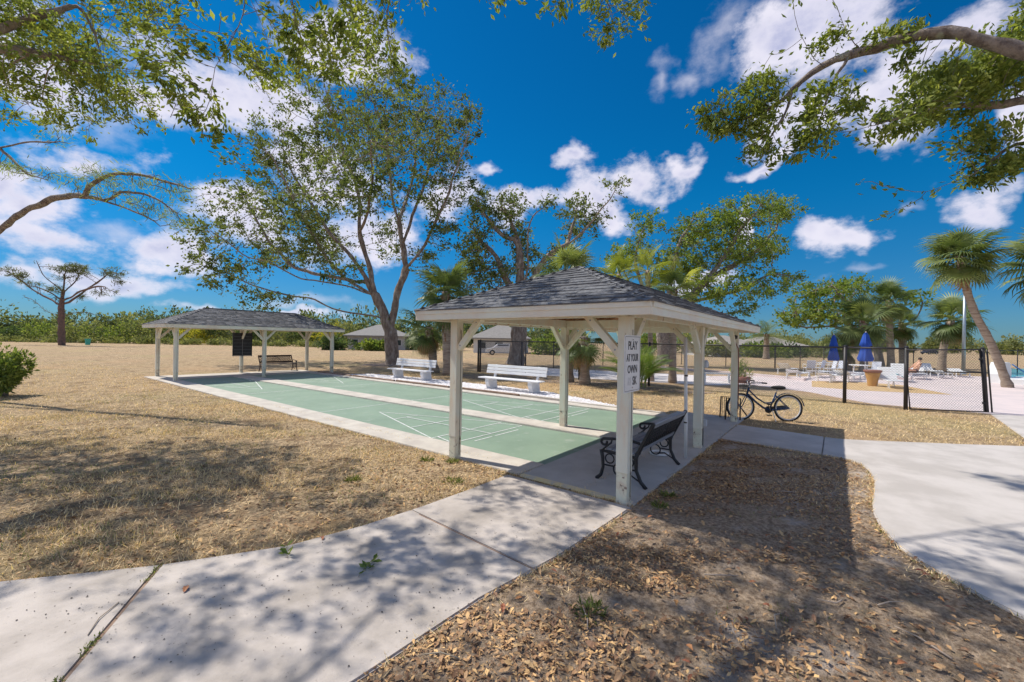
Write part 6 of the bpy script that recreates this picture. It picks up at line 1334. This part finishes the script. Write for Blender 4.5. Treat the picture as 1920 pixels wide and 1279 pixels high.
def pchair(label, loc, rz):
    root = thing('chair', label, 'chair', loc, rz, 'white pool chairs')
    MB().box((0, 0, .42), (.48, .5, .03)).build('seat', 'sling_grey', root); MB().beam((-.22, 0, .44), (-.34, 0, .9), .48, .03, up=(1, 0, 0)).build('backrest', 'sling_grey', root)
    for sx in (-1, 1):
        for sy in (-1, 1): MB().tube([(sx * .2, sy * .24, .43), (sx * .25, sy * .26, 0)], .017, 6).build('leg', 'white_plastic', root)
    for sy in (-1, 1): MB().tube([(-.25, sy * .26, .64), (.2, sy * .28, .65), (.24, sy * .28, .43)], .016, 6).build('armrest', 'white_plastic', root)
ptable('round white table beneath the farther blue umbrella', px(1546, 704, 28)[:2] + (-.02,)); ptable('round white table beneath the larger blue umbrella', px(1612, 710, 25.2)[:2] + (-.02,))
for i, (x, y, d, a, lab) in enumerate(((1518, 706, 27, .4, 'white chair at the left end of the pool tables'), (1535, 704, 27.3, 1.2, 'white chair just left of the farther umbrella pole'), (1556, 703, 26.6, 2.0, 'white chair right of the farther umbrella pole'), (1575, 706, 27, 2.6, 'white chair between the two blue umbrellas'), (1640, 706, 26.4, 2.7, 'white chair right of the larger umbrella'))): pchair(lab, px(x, y, d)[:2] + (-.02,), a)
def towel(name, label, loc, rz, m, w=.5, h=.5):
    n = 10; vs = []; fs = []
    for i in range(n + 1):
        t = -1 + 2 * i / n; z = .36 - .30 * abs(t) ** 1.6 * h / .5; y = t * .34
        for j in range(6): vs.append((w * (j / 5 - .5), y + .012 * math.sin(j * 2.1 + i), z + .03 + .01 * math.sin(j * 1.7 + i * .9)))
    for i in range(n):
        for j in range(5): k = i * 6 + j; fs.append((k, k + 1, k + 7, k + 6))
    o = MB().add(vs, fs).build(name, m, None, True, loc); o.rotation_euler = (0, 0, rz); md = o.modifiers.new('thick', 'SOLIDIFY'); md.thickness = .012; tag(o, label, 'towel')
towel('towel', 'pink towel draped over the lounger by the gate', (lambda p: (p[0], p[1], 0.0))(px(1697, 709, 24.3)), -0.05, 'towel_pink', .55); towel('towel', 'teal towel on the lounger behind the clay pot', (lambda p: (p[0], p[1], 0.02))(px(1679, 712, 22.4)), .1, 'towel_teal', .35, .3)
# sunbather: one continuous skinned body, seated and leaning forward
def person(label, loc, rz):
    root = thing('person', label, 'person', loc, rz)
    J = {'pelvis': (0, 0, .10), 'spine': (.06, 0, .30), 'chest': (.16, 0, .50), 'neck': (.22, 0, .66), 'head': (.27, 0, .78), 'crown': (.28, 0, .89),
         'hl': (.02, .1, .09), 'kl': (-.42, .13, .24), 'al': (-.76, .12, .03), 'tl': (-.80, .12, .12), 'hr': (.02, -.1, .09), 'kr': (-.44, -.12, .07), 'ar': (-.86, -.12, .03), 'tr': (-.90, -.12, .11),
         'sl': (.17, .18, .56), 'el': (.02, .24, .33), 'wl': (-.2, .18, .24), 'fl': (-.29, .16, .22), 'sr': (.17, -.18, .56), 'er': (.02, -.24, .33), 'wr': (-.2, -.18, .22), 'fr': (-.29, -.16, .18)}
    Rr = {'pelvis': .13, 'spine': .12, 'chest': .135, 'neck': .052, 'head': .088, 'crown': .06, 'h': .085, 'k': .058, 'a': .038, 't': .03, 's': .06, 'e': .042, 'w': .03, 'f': .035}
    E = [('pelvis', 'spine'), ('spine', 'chest'), ('chest', 'neck'), ('neck', 'head'), ('head', 'crown')]
    for s_ in 'lr': E += [('pelvis', 'h' + s_), ('h' + s_, 'k' + s_), ('k' + s_, 'a' + s_), ('a' + s_, 't' + s_), ('chest', 's' + s_), ('s' + s_, 'e' + s_), ('e' + s_, 'w' + s_), ('w' + s_, 'f' + s_)]
    names = list(J); ix = {n_: i for i, n_ in enumerate(names)}
    me = bpy.data.meshes.new('body'); me.from_pydata([J[n_] for n_ in names], [(ix[a], ix[b]) for a, b in E], []); o = link('body', me, 'skin', root)
    md = o.modifiers.new('skin', 'SKIN')
    for i, n_ in enumerate(names):
        q = Rr[n_] if n_ in Rr else Rr[n_[0]]; me.skin_vertices[0].data[i].radius = (q, q); me.skin_vertices[0].data[i].use_root = (n_ == 'pelvis')
    ss = o.modifiers.new('sub', 'SUBSURF'); ss.levels = 2; ss.render_levels = 2; me.materials.append(MATS['skin'])
    MB().lathe([(.02, -.02), (.085, .02), (.1, .08), (.085, .14), (.03, .17)], (.275, 0, .75), 14).build('hair', 'hair_dark', root, True)
    MB().lathe([(.12, -.05), (.145, .02), (.15, .10), (.135, .13)], (.0, 0, .08), 16).build('swimwear', 'swim_dark', root, True)
pp = px(1716, 709, 24.5); person('sunbather with bare back sitting on a lounger by the pink towel', (pp[0], pp[1], 0.33), math.atan2(RIGHT[1], RIGHT[0]) - 0.1)
# light pole
lp = thing('light_pole', 'tall grey light pole beside the leaning palm', 'light pole', px(1807, 692, 30)[:2] + (-.05,))
MB().tube([(0, 0, 0), (0, 0, 5.9)], [.11, .075], 12).build('shaft', 'lamp_steel', lp, True); MB().lathe([(.2, 0), (.2, .05), (.13, .1)], (0, 0, 0), 12).build('base_plate', 'lamp_steel', lp)
MB().box((0, 0, 5.93), (.16, .16, .06), bev=.01).build('cap', 'lamp_steel', lp)
# raised pool wall with arched end and blue rail
pw = thing('pool_wall', 'white raised spa wall with arched top at the right edge', 'wall', px(1876, 720, 23)[:2] + (-.03,), -0.35)
prof = [(-1.1, 0), (1.1, 0), (1.1, .6), (.95, .95), (.6, 1.12), (-.6, 1.12), (-.9, .9), (-1.1, .5)]; n = len(prof)
MB().add([(x, -.25, z) for x, z in prof] + [(x, .25, z) for x, z in prof], [tuple(range(n)), tuple(range(n, 2 * n))[::-1]] + [(i, n + i, n + (i + 1) % n, (i + 1) % n) for i in range(n)]).build('wall_block', 'white_plastic', pw)
MB().box((0, -.9, .16), (3.2, 1.1, .32), bev=.02).build('low_ledge', 'white_plastic', pw)
MB().tube([(.9, -.3, 1.0), (1.5, -.9, .35), (2.2, -1.3, .25)], .035, 8).build('rail', 'pool_tile', pw, True)
struct(MB().prism(ccw([px(1880, 712, 26)[:2], px(2050, 712, 26)[:2], px(2050, 700, 40)[:2], px(1895, 700, 40)[:2]]), -.03, -.012).build('pool_water', 'pool_blue'))
# pale edging beside the planting bed
ed = thing('edging', 'pale concrete edging between the pool deck and the planting bed', 'edging')
for a, b in (((26.2, 8.2), (23.9, 2.4)), ((23.88, 2.38), (22.6, 0.2)), ((22.58, .18), (21.9, -.6))): MB().beam((a[0], a[1], .03), (b[0], b[1], .03), .14, .2, bev=.015).build('edge_length', 'pink_concrete', ed)
rl = thing('wood_rail', 'short low wooden rail beside the pale walk behind the shelter', 'rail', px(1345, 707, 20)[:2] + (-.05,), -1.0)
for x in (-.55, .55): MB().box((x, 0, .22), (.09, .09, .44), bev=.008).build('rail_post', 'pvc', rl)
MB().box((0, 0, .46), (1.4, .09, .07), bev=.008).build('rail_bar', 'pvc', rl)

# ------------------------------------------------------------------ houses and cars far off
def house(label, r_, d_, w, dp, hw, hr, wall, roof_m, rz=0.0, wins=3):
    p = rd(r_, d_, -.05); root = thing('house', label, 'house', p, math.atan2(RIGHT[1], RIGHT[0]) + rz)
    MB().box((0, 0, hw / 2), (w, dp, hw)).build('wall', wall, root); o = .6; x, y = w / 2 + o, dp / 2 + o
    MB().add([(-x, -y, hw + .01), (x, -y, hw + .01), (x, y, hw + .01), (-x, y, hw + .01), (-x + y, 0, hw + hr), (x - y, 0, hw + hr), (-x, -y, hw - .18), (x, -y, hw - .18), (x, y, hw - .18), (-x, y, hw - .18)], [(0, 1, 5, 4), (1, 2, 5), (2, 3, 4, 5), (3, 0, 4), (6, 7, 1, 0), (7, 8, 2, 1), (8, 9, 3, 2), (9, 6, 0, 3), (9, 8, 7, 6)]).build('roof', roof_m, root)
    for k in range(wins):
        xx = -w / 2 + w * (k + .5) / wins; wd = MB().box((xx, -dp / 2 - .03, hw * .52), (w / wins * .5, .08, hw * .45)).build('window', 'house_wall_white', root)
        MB().box((xx, -dp / 2 - .05, hw * .52), (w / wins * .5 - .16, .08, hw * .45 - .16)).build('pane', 'window_dark', wd)
    MB().box((w * .2 if wins % 2 == 0 else w / 2 - .7, -dp / 2 - .03, hw * .38), (.9, .08, hw * .76)).build('door', 'window_dark', root)
    return root
house('low grey house with a hip roof between the far shelter and the oak', -22.5, 72, 9.0, 8, 2.3, 1.9, 'house_wall', 'house_roof_grey', 0.15, 4)
house('white house behind the middle oak trunk', -1.5, 64, 7.5, 7, 2.2, 2.2, 'house_wall_white', 'house_roof_grey', -0.1, 3)
house('low house with a tan hip roof left of the date palm', 34, 68, 9, 8, 1.6, 1.7, 'house_wall_white', 'house_roof', 0.2, 4)
house('low house with a tan hip roof behind the date palm', 47, 78, 11, 8, 1.6, 1.8, 'house_wall', 'house_roof', 0.1, 4)
def car(label, r_, d_, rz, m, L_=4.3, z=-.05):
    root = thing('car', label, 'car', rd(r_, d_, z), rz); w = .85
    prof = [(-L_ / 2, .35), (-L_ / 2 + .05, .75), (-L_ / 2 + .9, .9), (-L_ / 2 + 1.5, 1.42), (L_ / 2 - 1.3, 1.45), (L_ / 2 - .5, .98), (L_ / 2, .8), (L_ / 2, .35)]; n = len(prof)
    MB().add([(x, -w * (1 if z_ < 1 else .82), z_) for x, z_ in prof] + [(x, w * (1 if z_ < 1 else .82), z_) for x, z_ in prof], [tuple(range(n)), tuple(range(n, 2 * n))[::-1]] + [(i, n + i, n + (i + 1) % n, (i + 1) % n) for i in range(n)]).build('body', m, root)
    for sy in (-1, 1):
        MB().box((0.02, sy * (w * .88), 1.16), (L_ - 2.9, .05, .36)).build('window', 'window_dark', root)
        for x in (-L_ / 2 + .8, L_ / 2 - .85):
            t = MB().tube([(x, sy * w - .1 * sy, .33), (x, sy * w + .03 * sy, .33)], .33, 16).build('wheel', 'rubber', root, True); MB().tube([(x, sy * w + .02 * sy, .33), (x, sy * w + .04 * sy, .33)], .19, 12).build('rim', 'chrome', t)
        MB().box((L_ / 2 + .0, sy * .6, .68), (.06, .3, .12)).build('headlight', 'glass_grey', root)
za = math.atan2(RIGHT[1], RIGHT[0])
car('white car parked far behind the middle oak trunk', -1.2, 54, za + .1, 'car_white'); car('dark car far off beyond the gate', 121, 122, za + .2, 'car_dark'); car('dark car parked by the house behind the date palm', 41, 68, za, 'car_dark', 4.0)
cr = thing('waste_bin', 'small teal bin at the foot of the lone pine', 'bin', rd(-62.5, 62, -.05))
MB().box((0, 0, .55), (.5, .45, .8), taper=1.15, bev=.03).build('bin_body', 'teal_plastic', cr); MB().box((0, 0, 1.0), (.64, .58, .08), bev=.02).build('lid', 'teal_plastic', cr)
